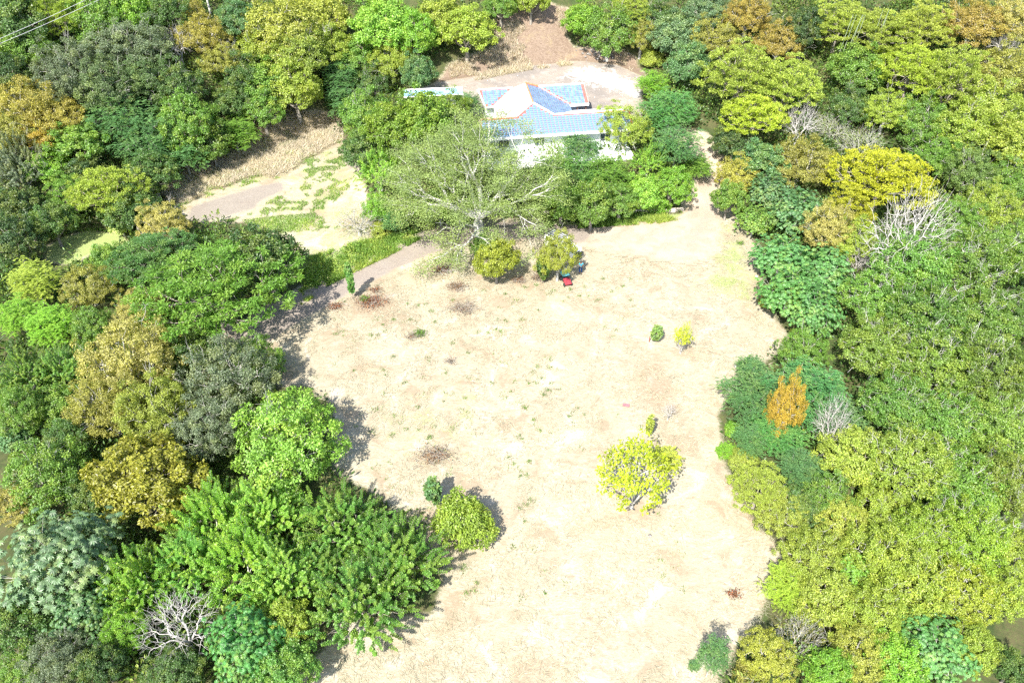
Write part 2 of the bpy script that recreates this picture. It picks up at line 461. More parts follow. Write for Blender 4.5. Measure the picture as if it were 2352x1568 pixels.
def grow(T, start, P, rt, bend=.08, first=None, step=.45, sides=5, lift=0.0, depth=0, rmin=.012):
    """branches from start out to all tips P, thinning as they fork (pipe model)"""
    n = len(P)
    r = max(rmin, rt * n ** .5)
    if n == 1:
        T.add(curve(start, P[0], bend, 4, lift), r, rmin * .6, 4); return
    k = first if (first and n > first) else (2 if n < 8 or RNG.random() < .5 else 3)
    k = min(k, n)
    lab = kmeans(P, k)
    for i in range(k):
        Q = P[lab == i]
        if not len(Q): continue
        if len(Q) == n:      # coincident tips: split by hand
            for q in Q: T.add(curve(start, q, bend, 4, lift), max(rmin, rt), rmin * .6, 4)
            return
        if len(Q) == 1: grow(T, start, Q, rt, bend, None, step, sides, lift, depth + 1, rmin); continue
        cen = Q.mean(0)
        node = start + (cen - start) * step + RNG.normal(0, .05 * np.linalg.norm(cen - start), 3)
        ri = max(rmin, rt * len(Q) ** .5)
        T.add(curve(start, node, bend, 4, lift), min(r, ri * 1.25), ri, sides if len(Q) > 6 else 4)
        grow(T, node, Q, rt, bend, None, step, sides, lift, depth + 1, rmin)

def dome(n, R, z0, Rz, amax=105, jitter=.10, inner=.15, lobes=4):
    """n well spread points over the outside of a crown made of a few merging lobes"""
    if lobes <= 1: cs_ = [(0.0, 0.0, 0.0, 1.0)]
    else:
        f0 = RNG.random() * 6.283
        cs_ = [(0.0, 0.0, .06, .72)]
        for i in range(lobes):
            f = f0 + i * 6.283 / lobes + RNG.normal(0, .25); q = RNG.uniform(.50, .66); d = RNG.uniform(.34, .50)
            cs_.append((d * math.cos(f), d * math.sin(f), RNG.uniform(-.22, .06), q))
    cand = np.zeros((0, 3))
    am = math.radians(amax)
    while len(cand) < n:
        best, bd = None, -1
        for _ in range(9):
            cx, cy, cz, q = cs_[RNG.integers(len(cs_))]
            a = am * (math.sqrt(RNG.random()) if RNG.random() < .8 else RNG.random())
            f = RNG.random() * 2 * math.pi
            rr = q * (1 + RNG.normal(0, jitter))
            if RNG.random() < inner: rr *= RNG.uniform(.45, .85)
            u = np.array([cx + rr * math.sin(a) * math.cos(f), cy + rr * math.sin(a) * math.sin(f), cz + rr * 1.05 * math.cos(a)])
            hid = any(((u - np.array([c[0], c[1], c[2]])) ** 2).sum() < (.72 * c[3]) ** 2 for c in cs_)
            if hid and RNG.random() > inner: continue
            p = u * np.array([R, R, Rz]) + np.array([0, 0, z0])
            d = 9.0 if not len(cand) else ((cand[-500:] - p) ** 2).sum(1).min()
            if d > bd: best, bd = p, d
        if best is not None: cand = np.vstack([cand, best])
    return cand

UP = np.array([0, 0, 1.0])
PROTO = {}
def proto(name, R, H, kind, **o):
    """one tree of a kind: trunk with limbs, and a crown made leaf by leaf"""
    T, Lv = Tubes(), Leaves()
    zf = H * o.get('fork', .35)
    Rz = H * o.get('rz', .36); z0 = H - Rz
    n = o['n']
    cs = o.get('cs', .22) * R
    P = dome(n, R - cs * .8, z0, Rz - cs * o.get('flat', .8) * .7, o.get('amax', 100), o.get('jit', .10), o.get('inner', .15), o.get('lobes', 4))
    start = np.array([0, 0, zf])
    rt = o.get('rt', .022)
    trunk_r = max(.06, rt * n ** .5 * 1.15)
    if o.get('multi', 1) == 1:
        T.add(curve((0, 0, -.6), start, .04, 5), trunk_r * 1.45, trunk_r, 8)
        grow(T, start, P, rt, o.get('bend', .07), o.get('first', 5), o.get('step', .42), 6, o.get('lift', .03), 0, o.get('rmin', .014))
    else:
        lab = kmeans(P, o['multi'])
        for i in range(o['multi']):
            Q = P[lab == i]
            if not len(Q): continue
            c = Q.mean(0); b = np.array([c[0] * .04, c[1] * .04, -.4]); s2 = b + (c - b) * np.array([.25, .25, .4])
            rr = max(.04, rt * len(Q) ** .5)
            T.add(curve(b, s2, .05, 4), rr * 1.3, rr, 6)
            if len(Q) > 1: grow(T, s2, Q, rt, .07, None, .42, 5, .02, 0, o.get('rmin', .014))
    cen = np.array([0, 0, z0])
    ll, lw = o.get('leaf', (.3, .16))
    for i, p in enumerate(P):
        out = nrm((p - cen) * np.array([1, 1, 1.3]))
        kv = RNG.random()
        sc = cs * RNG.uniform(.75, 1.25)
        if kind in ('broad', 'umbrella', 'fine'):
            m = int(o['m'] * RNG.uniform(.75, 1.2) * (sc / cs) ** 2)
            u = nrm(RNG.normal(0, 1, (m, 3)))
            u = np.where((u @ out)[:, None] < -.25, -u, u)
            rad = RNG.random(m) ** .45
            fl = o.get('flat', .8)
            off = u * rad[:, None] * sc
            # lumpy edge: a clump is itself a few twigs
            tw = nrm(RNG.normal(0, 1, (7, 3)) + out)
            near = (u @ tw.T).max(1)
            off *= (.62 + .45 * near ** 3)[:, None]
            off[:, 2] *= fl
            c = p + off
            if kind == 'umbrella': nn = UP + .55 * RNG.normal(0, 1, (m, 3))
            else: nn = .55 * u + .45 * out + .45 * UP + .68 * RNG.normal(0, 1, (m, 3))
            d = u + .6 * RNG.normal(0, 1, (m, 3)); d[:, 2] *= .5; d[:, 2] -= .15
            nn = nrm(nn); d = d - (d * nn).sum(1)[:, None] * nn
            s = RNG.uniform(.7, 1.25, m)
            Lv.add(c, d, nn, ll * s, lw * s, np.clip(kv + RNG.normal(0, .12, m), 0, 1))
        elif kind == 'pinnate':
            # feathery fronds around each twig tip
            nf = int(o['m'] * RNG.uniform(.7, 1.3)); npair = o.get('pairs', 5)
            for _ in range(nf):
                b = p + RNG.normal(0, sc * .5, 3) * np.array([1, 1, .35])
                az = RNG.random() * 6.283; el = RNG.uniform(-.3, .35)
                ax = np.array([math.cos(az) * math.cos(el), math.sin(az) * math.cos(el), math.sin(el)]) + .5 * out * np.array([1, 1, .2])
                ax = nrm(ax); side = nrm(np.cross(ax, UP)); FL = o.get('frond', .75) * RNG.uniform(.7, 1.2)
                t = (np.arange(npair) + .6) / npair
                q = b + ax * (t * FL)[:, None] - UP * (t ** 2 * FL * .22)[:, None]
                for sg in (-1, 1):
                    nn = UP + sg * side * .3 + .15 * RNG.normal(0, 1, (npair, 3))
                    Lv.add(q, side * sg + ax * .35 - UP * .15, nn, ll * np.sin(.5 + t * 2.1), FL / npair * 1.05, np.clip(kv + RNG.normal(0, .1), 0, 1))
        elif kind == 'palmate':
            ns = int(o['m'] * RNG.uniform(.7, 1.3))
            for _ in range(ns):
                b = p + RNG.normal(0, sc * .55, 3)
                ax = nrm(out * .5 + UP * .7 + RNG.normal(0, .25, 3)); s1 = nrm(np.cross(ax, RNG.normal(0, 1, 3))); s2 = np.cross(ax, s1)
                k = 9; an = np.arange(k) / k * 6.283 + RNG.random()
                d = np.cos(an)[:, None] * s1 + np.sin(an)[:, None] * s2 - ax * .32
                s = RNG.uniform(.75, 1.2)
                Lv.add(np.repeat(b[None], k, 0), d, np.repeat(ax[None], k, 0) + d * .3, ll * s, lw * s, np.clip(kv + RNG.normal(0, .15), 0, 1))
        elif kind == 'shoot':
            for _ in range(o.get('shoots', 3)):
                b = p + RNG.normal(0, sc * .45, 3)
                ax = nrm(out * .8 + UP * RNG.uniform(.2, .9) + RNG.normal(0, .3, 3)); SL = o.get('shoot', 1.3) * RNG.uniform(.6, 1.25)
                m = int(o['m'] * SL)
                t = np.linspace(.02, 1, m); an = np.arange(m) * 2.4
                s1 = nrm(np.cross(ax, UP + .01)); s2 = np.cross(ax, s1)
                rd = np.cos(an)[:, None] * s1 + np.sin(an)[:, None] * s2
                q = b + ax * (t * SL)[:, None] - UP * (t ** 2 * SL * .12)[:, None]
                Lv.add(q, rd + ax * .35 - UP * .1, ax * .6 + UP * .5 + .2 * RNG.normal(0, 1, (m, 3)), ll * (1.1 - .55 * t), lw, np.clip(kv + t * .25 + RNG.normal(0, .08), 0, 1))
                T.add([b, b + ax * SL * .9], .014, .008, 3)
        elif kind == 'bare':
            for _ in range(3):
                q = p + out * sc * RNG.uniform(.3, 1.0) + RNG.normal(0, sc * .35, 3)
                T.add(curve(p, q, .12, 3), .014, .006, 3)
            m = o.get('m', 0)
            if m:
                Lv.add(p + RNG.normal(0, sc * .6, (m, 3)), RNG.normal(0, 1, (m, 3)), UP + RNG.normal(0, .5, (m, 3)), ll, lw, kv)
    for _ in range(o.get('poke', 0)):
        p = P[RNG.integers(len(P))]; out = nrm((p - cen) * np.array([1, 1, 1.6])); out = nrm(out + UP * .5)
        b = p - out * cs * .6
        for _k in range(int(RNG.integers(2, 5))):
            q = p + out * cs * RNG.uniform(.9, 1.7) + RNG.normal(0, cs * .8, 3)
            T.add(curve(b, q, .16, 4), .035, .010, 4)
            for _j in range(2): T.add(curve(b + (q - b) * .6, q + RNG.normal(0, cs * .5, 3), .15, 3), .016, .007, 3)
    tm = T.mesh("trunk_" + name, o.get('bark', M['bark']))
    cm = Lv.mesh("crown_" + name, o.get('leafmat', M['leaf'])) if Lv.c else None
    PROTO[name] = dict(R=R, H=H, trunk=tm, crown=cm)

# broadleaved
proto('broad_a', 4.6, 9.0, 'broad', n=150, m=110, leaf=(.28, .15), cs=.15, fork=.2, jit=.19, rz=.46, amax=108, inner=.25)
proto('broad_b', 4.4, 8.6, 'broad', n=115, m=135, leaf=(.29, .17), cs=.175, fork=.2, jit=.20, rz=.46, amax=108, inner=.25)
proto('broad_d', 4.6, 8.8, 'broad', n=130, m=120, leaf=(.27, .15), cs=.165, fork=.2, jit=.22, rz=.5, amax=112, inner=.3, lobes=6, bark=M['bark_pale'], poke=4)
proto('broad_c', 5.8, 10.5, 'broad', n=230, m=95, leaf=(.27, .15), cs=.12, fork=.2, jit=.19, rz=.42, amax=105, inner=.25, bark=M['bark_saman'], rt=.022, poke=14, lobes=5)
proto('fine_a', 4.4, 8.6, 'fine', n=160, m=140, leaf=(.21, .11), cs=.14, fork=.2, jit=.2, rz=.46, amax=108, inner=.25, bark=M['bark_pale'], leafmat=M['leaf_dull'], poke=8)
proto('fine_b', 4.8, 8.0, 'fine', n=140, m=150, leaf=(.22, .12), cs=.155, fork=.18, jit=.22, rz=.48, amax=112, inner=.25, bark=M['bark_pale'], lobes=5, poke=4)
# flat-layered umbrella crowns
proto('umbrella_a', 6.4, 8.6, 'umbrella', n=220, m=95, leaf=(.30, .12), cs=.115, flat=.26, rz=.36, fork=.25, amax=98, bend=.05, jit=.13, inner=.25, rt=.024, leafmat=M['leaf_dull'], lobes=5)
proto('umbrella_b', 6.4, 9.2, 'umbrella', n=180, m=115, leaf=(.30, .13), cs=.13, flat=.28, rz=.46, fork=.2, amax=104, bend=.06, jit=.17, inner=.25, rt=.024, leafmat=M['leaf_dull'], lobes=4)
# feathery
proto('feather_a', 5.2, 7.6, 'pinnate', n=125, m=14, pairs=5, frond=.85, leaf=(.19, .09), cs=.2, rz=.5, fork=.1, jit=.25, inner=.3, amax=105, bark=M['bark_pale'], leafmat=M['leaf_dull'], rt=.015, lobes=6)
proto('feather_b', 4.0, 6.6, 'pinnate', n=90, m=16, pairs=5, frond=.8, leaf=(.20, .10), cs=.24, rz=.5, fork=.15, jit=.22, inner=.3, amax=105, bark=M['bark_pale'], leafmat=M['leaf_dull'], rt=.015)
# palm-shaped leaves
proto('palmate_a', 4.4, 8.4, 'palmate', n=115, m=11, leaf=(.36, .15), cs=.17, rz=.48, fork=.25, jit=.18, amax=106, inner=.25, bark=M['bark_pale'], lobes=5)
proto('palmate_b', 3.6, 7.0, 'palmate', n=70, m=11, leaf=(.38, .16), cs=.21, rz=.48, fork=.3, jit=.18, amax=106, inner=.25, bark=M['bark_pale'])
# upright leafy shoots
proto('shoot_a', 4.6, 7.4, 'shoot', n=105, m=26, shoots=4, shoot=1.55, leaf=(.32, .16), cs=.2, rz=.55, fork=.12, jit=.24, inner=.3, bark=M['bark_pale'])
proto('shoot_b', 3.8, 6.4, 'shoot', n=105, m=32, shoots=4, shoot=1.15, leaf=(.26, .13), cs=.22, rz=.6, fork=.1, jit=.18, inner=.25, lobes=5)
# bare and nearly bare
proto('bare_a', 4.2, 7.4, 'bare', n=170, leaf=(.1, .06), cs=.20, rz=.6, fork=.16, jit=.2, inner=.2, amax=88, rt=.017, rmin=.020, bark=M['bark_white'], first=4, bend=.15, step=.5)
proto('bare_b', 3.6, 5.4, 'bare', n=210, m=5, leaf=(.14, .08), cs=.2, rz=.6, fork=.12, jit=.2, inner=.3, rt=.012, rmin=.013, bark=M['bark_pale'], first=5, bend=.12)
# open crown with a few big leaves
proto('open_a', 3.6, 6.8, 'broad', n=95, m=24, leaf=(.30, .21), cs=.17, rz=.44, fork=.06, jit=.26, inner=.3, amax=98, bark=M['bark_white'], rt=.018)
# low bushes
proto('bush_a', 1.9, 2.3, 'broad', n=60, m=150, leaf=(.16, .09), cs=.24, rz=.7, fork=.1, amax=100, multi=5, rt=.012, lobes=3)
proto('bush_b', 1.6, 2.0, 'pinnate', n=40, m=10, pairs=4, frond=.5, leaf=(.14, .09), cs=.3, rz=.7, fork=.1, multi=5, rt=.012, lobes=3)
proto('column', .42, 2.6, 'broad', n=40, m=30, leaf=(.20, .13), cs=.34, rz=.40, fork=.05, amax=160, jit=.05, rt=.007, lobes=1)
# ------------------------------------------------------------------ ground
def axis(lo, hi, step, far, grow_=1.22):
    a = list(np.arange(lo, hi + 1e-6, step)); s = step; v = a[-1]
    while v < far[1]: s *= grow_; v += s; a.append(v)
    s = step; v = a[0]
    while v > far[0]: s *= grow_; v -= s; a.insert(0, v)
    return np.array(a)

def sheet(name, xs, ys, lift=0.0, keep=None):
    X, Y = np.meshgrid(xs, ys)
    Z = ground_z(X, Y) + lift
    nx, ny = len(xs), len(ys)
    idx = np.arange(nx * ny).reshape(ny, nx)
    F = np.stack([idx[:-1, :-1], idx[:-1, 1:], idx[1:, 1:], idx[1:, :-1]], -1).reshape(-1, 4)
    x, y = X.ravel(), Y.ravel()
    V = np.stack([x, y, Z.ravel()], 1)
    if keep is not None:
        k = keep(x, y)
        F = F[k[F].any(1)]
        used = np.unique(F); remap = -np.ones(len(V), int); remap[used] = np.arange(len(used))
        V = V[used]; F = remap[F]; x, y = x[used], y[used]
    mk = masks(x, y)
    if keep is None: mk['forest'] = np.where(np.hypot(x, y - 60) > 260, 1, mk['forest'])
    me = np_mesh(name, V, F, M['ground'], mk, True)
    return link(name, me)

g = sheet("ground", axis(-56, 50, .5, (-2500, 2500)), axis(6, 136, .5, (-1500, 3000)))
tag(g, "rough ground under the clearing, wood and hillside", None, None, 'structure')
rd = sheet("dirt_road", np.arange(-42, 16, .33), np.arange(60, 96, .33), .03, lambda x, y: line_dist(L_ROAD, x, y) < 2.6)
tag(rd, "grey brown dirt road running from the dark trees to the yard", None, None, 'structure')
rd2 = sheet("dirt_yard", np.arange(-2, 36, .4), np.arange(66, 112, .4), .06,
            lambda x, y: np.minimum(sdf(P_YARD, x, y) - .6, line_dist(L_ROAD2, x, y) - 2.6) < 0)
tag(rd2, "pale dirt turning yard where the white car is parked", None, None, 'structure')

# ------------------------------------------------------------------ grasses and undergrowth
def scatter(n, box, test):
    out = []; tot = 0
    while tot < n:
        x = RNG.uniform(box[0], box[1], n); y = RNG.uniform(box[2], box[3], n)
        k = test(x, y); out.append(np.stack([x[k], y[k]], 1)); tot += k.sum()
    return np.concatenate(out)[:n]

def blades(name, pts, length, width, tilt, mat, label, tri=True, dirn=None, spread=1.0, lift=.01):
    n = len(pts); z = ground_z(pts[:, 0], pts[:, 1]) + lift
    c = np.column_stack([pts, z])
    az = RNG.uniform(0, 6.283, n) if dirn is None else dirn + RNG.normal(0, spread, n)
    el = RNG.uniform(tilt[0], tilt[1], n)
    d = np.stack([np.cos(az) * np.cos(el), np.sin(az) * np.cos(el), np.sin(el)], 1)
    nn = UP + RNG.normal(0, .35, (n, 3)); nn = nn - (nn * d).sum(1)[:, None] * d
    L = Leaves(); L.add(c, d, nn, RNG.uniform(length[0], length[1], n), RNG.uniform(width[0], width[1], n),
                        np.clip(vnoise(pts[:, 0], pts[:, 1], 3.0, 5) + RNG.normal(0, .2, n), 0, 1))
    o = link(name, L.mesh(name, mat, tri)); tag(o, label, None, None, 'stuff'); return o

def in_clear(x, y):
    return (sdf(P_CLEAR, x, y) < 0.5) & (np.minimum(line_dist(L_ROAD, x, y) - 2.0, sdf(P_YARD, x, y)) > 0)
pts = scatter(50000, (-36, 38, 18, 90), lambda x, y: in_clear(x, y) & (fnoise(x, y, 2.6, 3) > .42))
ang = fnoise(pts[:, 0], pts[:, 1], 5, 4) * 9.0
blades("dry_grass", pts, (.22, .75), (.015, .045), (-.02, .22), M['straw'], "flattened straw coloured dry grass over the clearing", True, ang, .8, .03)
pts = scatter(42000, (-60, -18, 88, 130), lambda x, y: sdf(P_BANK, x, y) < 2.2 * fnoise(x, y, 3, 21) - .6)
blades("tall_dry_grass", pts, (.5, 1.3), (.03, .07), (.0, .8), M['bankgrass'], "tall bleached grass on the bank above the meadow", True)
pts = scatter(9000, (-14, 24, 110, 142), lambda x, y: (sdf(P_SLOPE, x, y) < 0) & (fnoise(x, y, 5, 9) > .56))
blades("slope_weeds", pts, (.4, 1.0), (.03, .07), (.4, 1.3), M['bankgrass'], "dry weeds on the bare brown cut behind the house", True)
pts = scatter(26000, (-50, 30, 66, 112), lambda x, y: (np.minimum.reduce([sdf(P_VERGE, x, y), sdf(P_WALLGRASS, x, y)]) < 0.4) & (fnoise(x, y, 2.2, 9) > .38))
blades("green_verge", pts, (.25, .8), (.04, .10), (.3, 1.35), M['verge'], "fresh green grass and weeds along the road and the low wall", True)
pts = scatter(16000, (-75, -18, 84, 112), lambda x, y: ((sdf(P_STRIP, x, y) < .2) | (sdf(P_LEFTGRASS, x, y) < .4) | ((sdf(P_MEADOW, x, y) < 0) & (sdf(P_PATCH, x, y) > 1) & (fnoise(x, y, 4, 12) > .50) & (fnoise(x, y, .9, 14) > .5))))
blades("meadow_grass", pts, (.2, .55), (.03, .08), (.4, 1.3), M['verge'], "yellowish green grass on the small left meadow", True)

# green tufts dotted over the straw, where the photograph has them
tp = []
TUFTS = [(905,955),(900,1000),(935,985),(990,1003),(985,1005),(1010,1035),(870,940),(882,905),(960,935),(1040,985),(1245,870),(1225,855),(1235,842),(1262,845),(1232,880),(1255,895),(1215,880),
         (1265,880),(1248,905),(1225,965),(1240,990),(1205,935),(1190,1000),(1195,1080),(1180,1065),(1215,1060),(1170,1050),(1210,1160),(1195,1168),(1222,1150),(1178,1255),(1065,1300),(1062,1310),
         (1095,1340),(1072,1362),(1090,1358),(1210,1092),(1130,880),(1150,760),(1160,738),(1120,765),(1072,715),(990,715),(1000,740),(870,770),(850,770),(885,760),(905,735),(960,702),(1040,690),(1185,690),
         (1205,660),(1232,655),(1270,668),(1310,665),(1330,680),(1160,675),(1110,668),(1385,640),(1430,658),(1405,670),(1370,690),(1450,690),(1200,735),(1075,810),(1040,790),(905,820),(880,850),(930,880)]
for (px, py) in TUFTS:
    c = at(px, py)
    tp.append(np.array([c.x, c.y]) + RNG.normal(0, .16, (34, 2)))
gx, gy = RNG.uniform(-20, 14, 330), RNG.uniform(32, 84, 330)
kk = in_clear(gx, gy) & (vnoise(gx, gy, 8, 15) > .42)
for x, y in zip(gx[kk], gy[kk]): tp.append(np.array([x, y]) + RNG.normal(0, RNG.uniform(.08, .3), (RNG.integers(6, 26), 2)))
blades("grass_tufts", np.concatenate(tp), (.15, .36), (.025, .05), (.4, 1.3), M['tuft'], "small green grass tufts dotted over the straw")

def leafmass(name, blobs, per, ll, mat, label):
    L = Leaves()
    for (x, y, r, h) in blobs:
        m = int(per * r * r)
        u = nrm(RNG.normal(0, 1, (m, 3))); u[:, 2] = np.abs(u[:, 2])
        c = np.array([x, y, gz(x, y)]) + u * (RNG.random(m) ** .4)[:, None] * np.array([r, r, h])
        L.add(c, u + RNG.normal(0, .6, (m, 3)) * np.array([1, 1, .3]), u * .5 + UP * .6 + .45 * RNG.normal(0, 1, (m, 3)), ll * RNG.uniform(.6, 1.3, m), ll * .5 * RNG.uniform(.7, 1.2, m),
              np.clip(RNG.random() + RNG.normal(0, .12, m), 0, 1))
    o = link(name, L.mesh(name, mat)); tag(o, label, None, None, 'stuff'); return o
bl = []
gx = RNG.uniform(-95, 90, 26000); gy = RNG.uniform(16, 175, 26000)
kk = (np.abs(gx) < 14 + .66 * gy); gx, gy = gx[kk], gy[kk]
kk = masks(gx, gy)['forest'] > .9
for x, y in zip(gx[kk], gy[kk]): bl.append((x, y, RNG.uniform(.7, 1.7), RNG.uniform(.6, 2.4)))
leafmass("undergrowth", bl[:6500], 26, .50, M['under'], "dark shrubby undergrowth on the floor of the wood")
gx = RNG.uniform(-95, 90, 9000); gy = RNG.uniform(16, 175, 9000)
kk = (np.abs(gx) < 10 + .66 * gy); gx, gy = gx[kk], gy[kk]
kk = masks(gx, gy)['forest'] > .99
gx, gy = gx[kk], gy[kk]
kk = np.minimum.reduce([sdf(P_CLEAR, gx, gy), line_dist(L_ROAD, gx, gy) - 2, line_dist(L_ROAD2, gx, gy) - 2, sdf(P_TERR, gx, gy), sdf(P_MEADOW, gx, gy)]) > 2.5
bl = [(x, y, RNG.uniform(1.0, 2.2), RNG.uniform(2.2, 4.6)) for x, y in zip(gx[kk], gy[kk])]
leafmass("understory", bl[:1500], 42, .36, M['understory'], "mixed young growth filling the gaps between the trees")
bl = []
for _ in range(400):
    px, py = RNG.uniform(700, 950), RNG.uniform(540, 660)
    p = at(px, py)
    if sdf(P_VERGE, np.array([p.x]), np.array([p.y]))[0] < -.3: bl.append((p.x, p.y, RNG.uniform(.4, .9), RNG.uniform(.4, 1.1)))
leafmass("verge_weeds", bl[:150], 150, .22, M['verge'], "leafy green weeds between the meadow and the dirt road")

# rubble at the foot of the cut
def rocks(name, pts, rr, mat, label):
    V, F, n = [], [], 0
    base = np.array([[1,0,0],[-1,0,0],[0,1,0],[0,-1,0],[0,0,1],[0,0,-1]], float)
    fc = np.array([[0,2,4],[2,1,4],[1,3,4],[3,0,4],[2,0,5],[1,2,5],[3,1,5],[0,3,5]])
    for (x, y) in pts:
        r = RNG.uniform(*rr); a = RNG.random() * 3
        b = base * RNG.uniform(.6, 1.3, (6, 3)) * r * np.array([1, 1, .7])
        R_ = np.array([[math.cos(a), -math.sin(a), 0], [math.sin(a), math.cos(a), 0], [0, 0, 1]])
        V.append(b @ R_.T + np.array([x, y, gz(x, y) + r * .2])); F.append(fc + n); n += 6
    o = link(name, np_mesh(name, np.concatenate(V), np.concatenate(F), mat)); tag(o, label, None, None, 'stuff')
M['stone'] = plain("stone", (.20, .185, .17), .9, .1, .2, 3)
M['stone_white'] = plain("white_stone", (.42, .40, .37), .9, .1, .1, 3)
pp = [tuple((at(RNG.normal(1372, 26), RNG.normal(122, 9)))[:2]) for _ in range(150)]
rocks("rubble", pp[:90], (.10, .36), M['stone'], "loose grey rubble heaped at the foot of the cut")
pp = [tuple((at(RNG.uniform(1000, 1470), RNG.uniform(165, 300)))[:2]) for _ in range(260)]
rocks("gravel", pp, (.04, .12), M['stone_white'], "pale gravel strewn over the house terrace")

# ------------------------------------------------------------------ trees
C = dict(lime=(.215, .30, .055), limey=(.24, .30, .06), bright=(.135, .30, .038), vivid=(.175, .35, .06), mid=(.105, .225, .042), dark=(.062, .145, .04), deep=(.042, .105, .035),
         teal=(.075, .19, .075), olive=(.21, .24, .06), khaki=(.28, .29, .10), orange=(.25, .25, .06), gold=(.33, .27, .05), grey=(.115, .175, .11), blue=(.10, .195, .10),
         brownish=(.25, .22, .06), pale=(.30, .42, .14), yellow=(.26, .28, .06), yg=(.21, .31, .05), saman=(.22, .29, .10))
def lift_(c): return tuple(min(.6, v * k) for v, k in zip(c, (1.6, 1.72, 1.5)))
KN = dict(B='broad_a', b='broad_b', d='broad_d', c='broad_c', F='fine_a', f='fine_b', U='umbrella_a', u='umbrella_b', S='feather_a', s='feather_b', P='palmate_a', p='palmate_b',
          H='shoot_a', h='shoot_b', N='bare_a', n='bare_b', O='open_a', Q='bush_a', q='bush_b', L='column')
NAME = dict(d='broadleaf_tree', B='broadleaf_tree', b='broadleaf_tree', c='broadleaf_tree', F='small_leaved_tree', f='small_leaved_tree', U='umbrella_tree', u='umbrella_tree', S='feathery_tree', s='feathery_tree',
            P='palmate_tree', p='palmate_tree', H='shoot_tree', h='shoot_tree', N='bare_tree', n='bare_tree', O='open_tree', Q='bush', q='bush', L='leafy_sapling')
CAT = dict(Q='bush', q='bush', L='sapling')
HR = dict(B=(1.55, 1.5), b=(1.55, 1.5), d=(1.5, 1.5), c=(1.5, 2), F=(1.5, 1.5), f=(1.4, 1.5), U=(1.15, 2), u=(1.2, 2.5), S=(1.2, 1.5), s=(1.4, 1.2), P=(1.5, 1.2), p=(1.6, 1), H=(1.35, 1.2), h=(1.4, .8),
          N=(1.7, 1), n=(1.3, .6), O=(1.75, .5), Q=(1.15, .1), q=(1.15, .1), L=(4.5, .6))
GROUPS = dict(U='flat-crowned umbrella trees of the wood', u='flat-crowned umbrella trees of the wood', P='trees with hand-shaped leaves', p='trees with hand-shaped leaves', N='leafless trees', n='leafless trees',
              S='feathery blue green trees', s='feathery blue green trees')
ALL_TREES = []
def tree(px, py, rp, k, colr, label, h=None, base=None, sq=1.0, cat=None):
    pr = PROTO[KN[k]]
    a, b_ = HR[k]
    hc = .62
    H = h or 8.0; hj = RNG.uniform(.82, 1.2)
    if base is None:
        p = at(px, py, hc * H)
        for _ in range(4):
            R = rp * depth_of(p) / FOC
            if h is None: H = min(16, a * R + b_) * hj
            p = at(px, py, hc * H)
        loc = (p.x, p.y, gz(p.x, p.y))
    else:
        p = at(*base); loc = (p.x, p.y, p.z); R = rp * depth_of(p) / FOC
        if h is None: H = a * R + b_
    if k == 'B' and RNG.random() < .5: pr = PROTO['broad_d']
    root = empty(NAME[k], loc, RNG.random() * 6.283)
    sx = R / pr['R']; sz = H / pr['H']
    root.scale = (sx * RNG.uniform(.94, 1.06), sx * sq * RNG.uniform(.94, 1.06), sz)
    tag(root, label, cat or CAT.get(k, 'tree'), GROUPS.get(k))
    t = link("trunk", pr['trunk'], root)
    if pr['crown'] is not None:
        cr = link("crown", pr['crown'], root)
        c = C[colr] if isinstance(colr, str) else lift_(colr)
        j = RNG.uniform(.78, 1.18) if k == 'c' else RNG.uniform(.93, 1.08)
        if k == 'c': c = (c[0] * RNG.uniform(.85, 1.45), c[1], c[2])
        cr.color = (min(.45, c[0] * j * 1.25 + .01), min(.5, c[1] * j * 1.14 * RNG.uniform(.97, 1.03)), c[2] * j * 1.05, 1)
    ALL_TREES.append(root)
    return root

T_ = tree
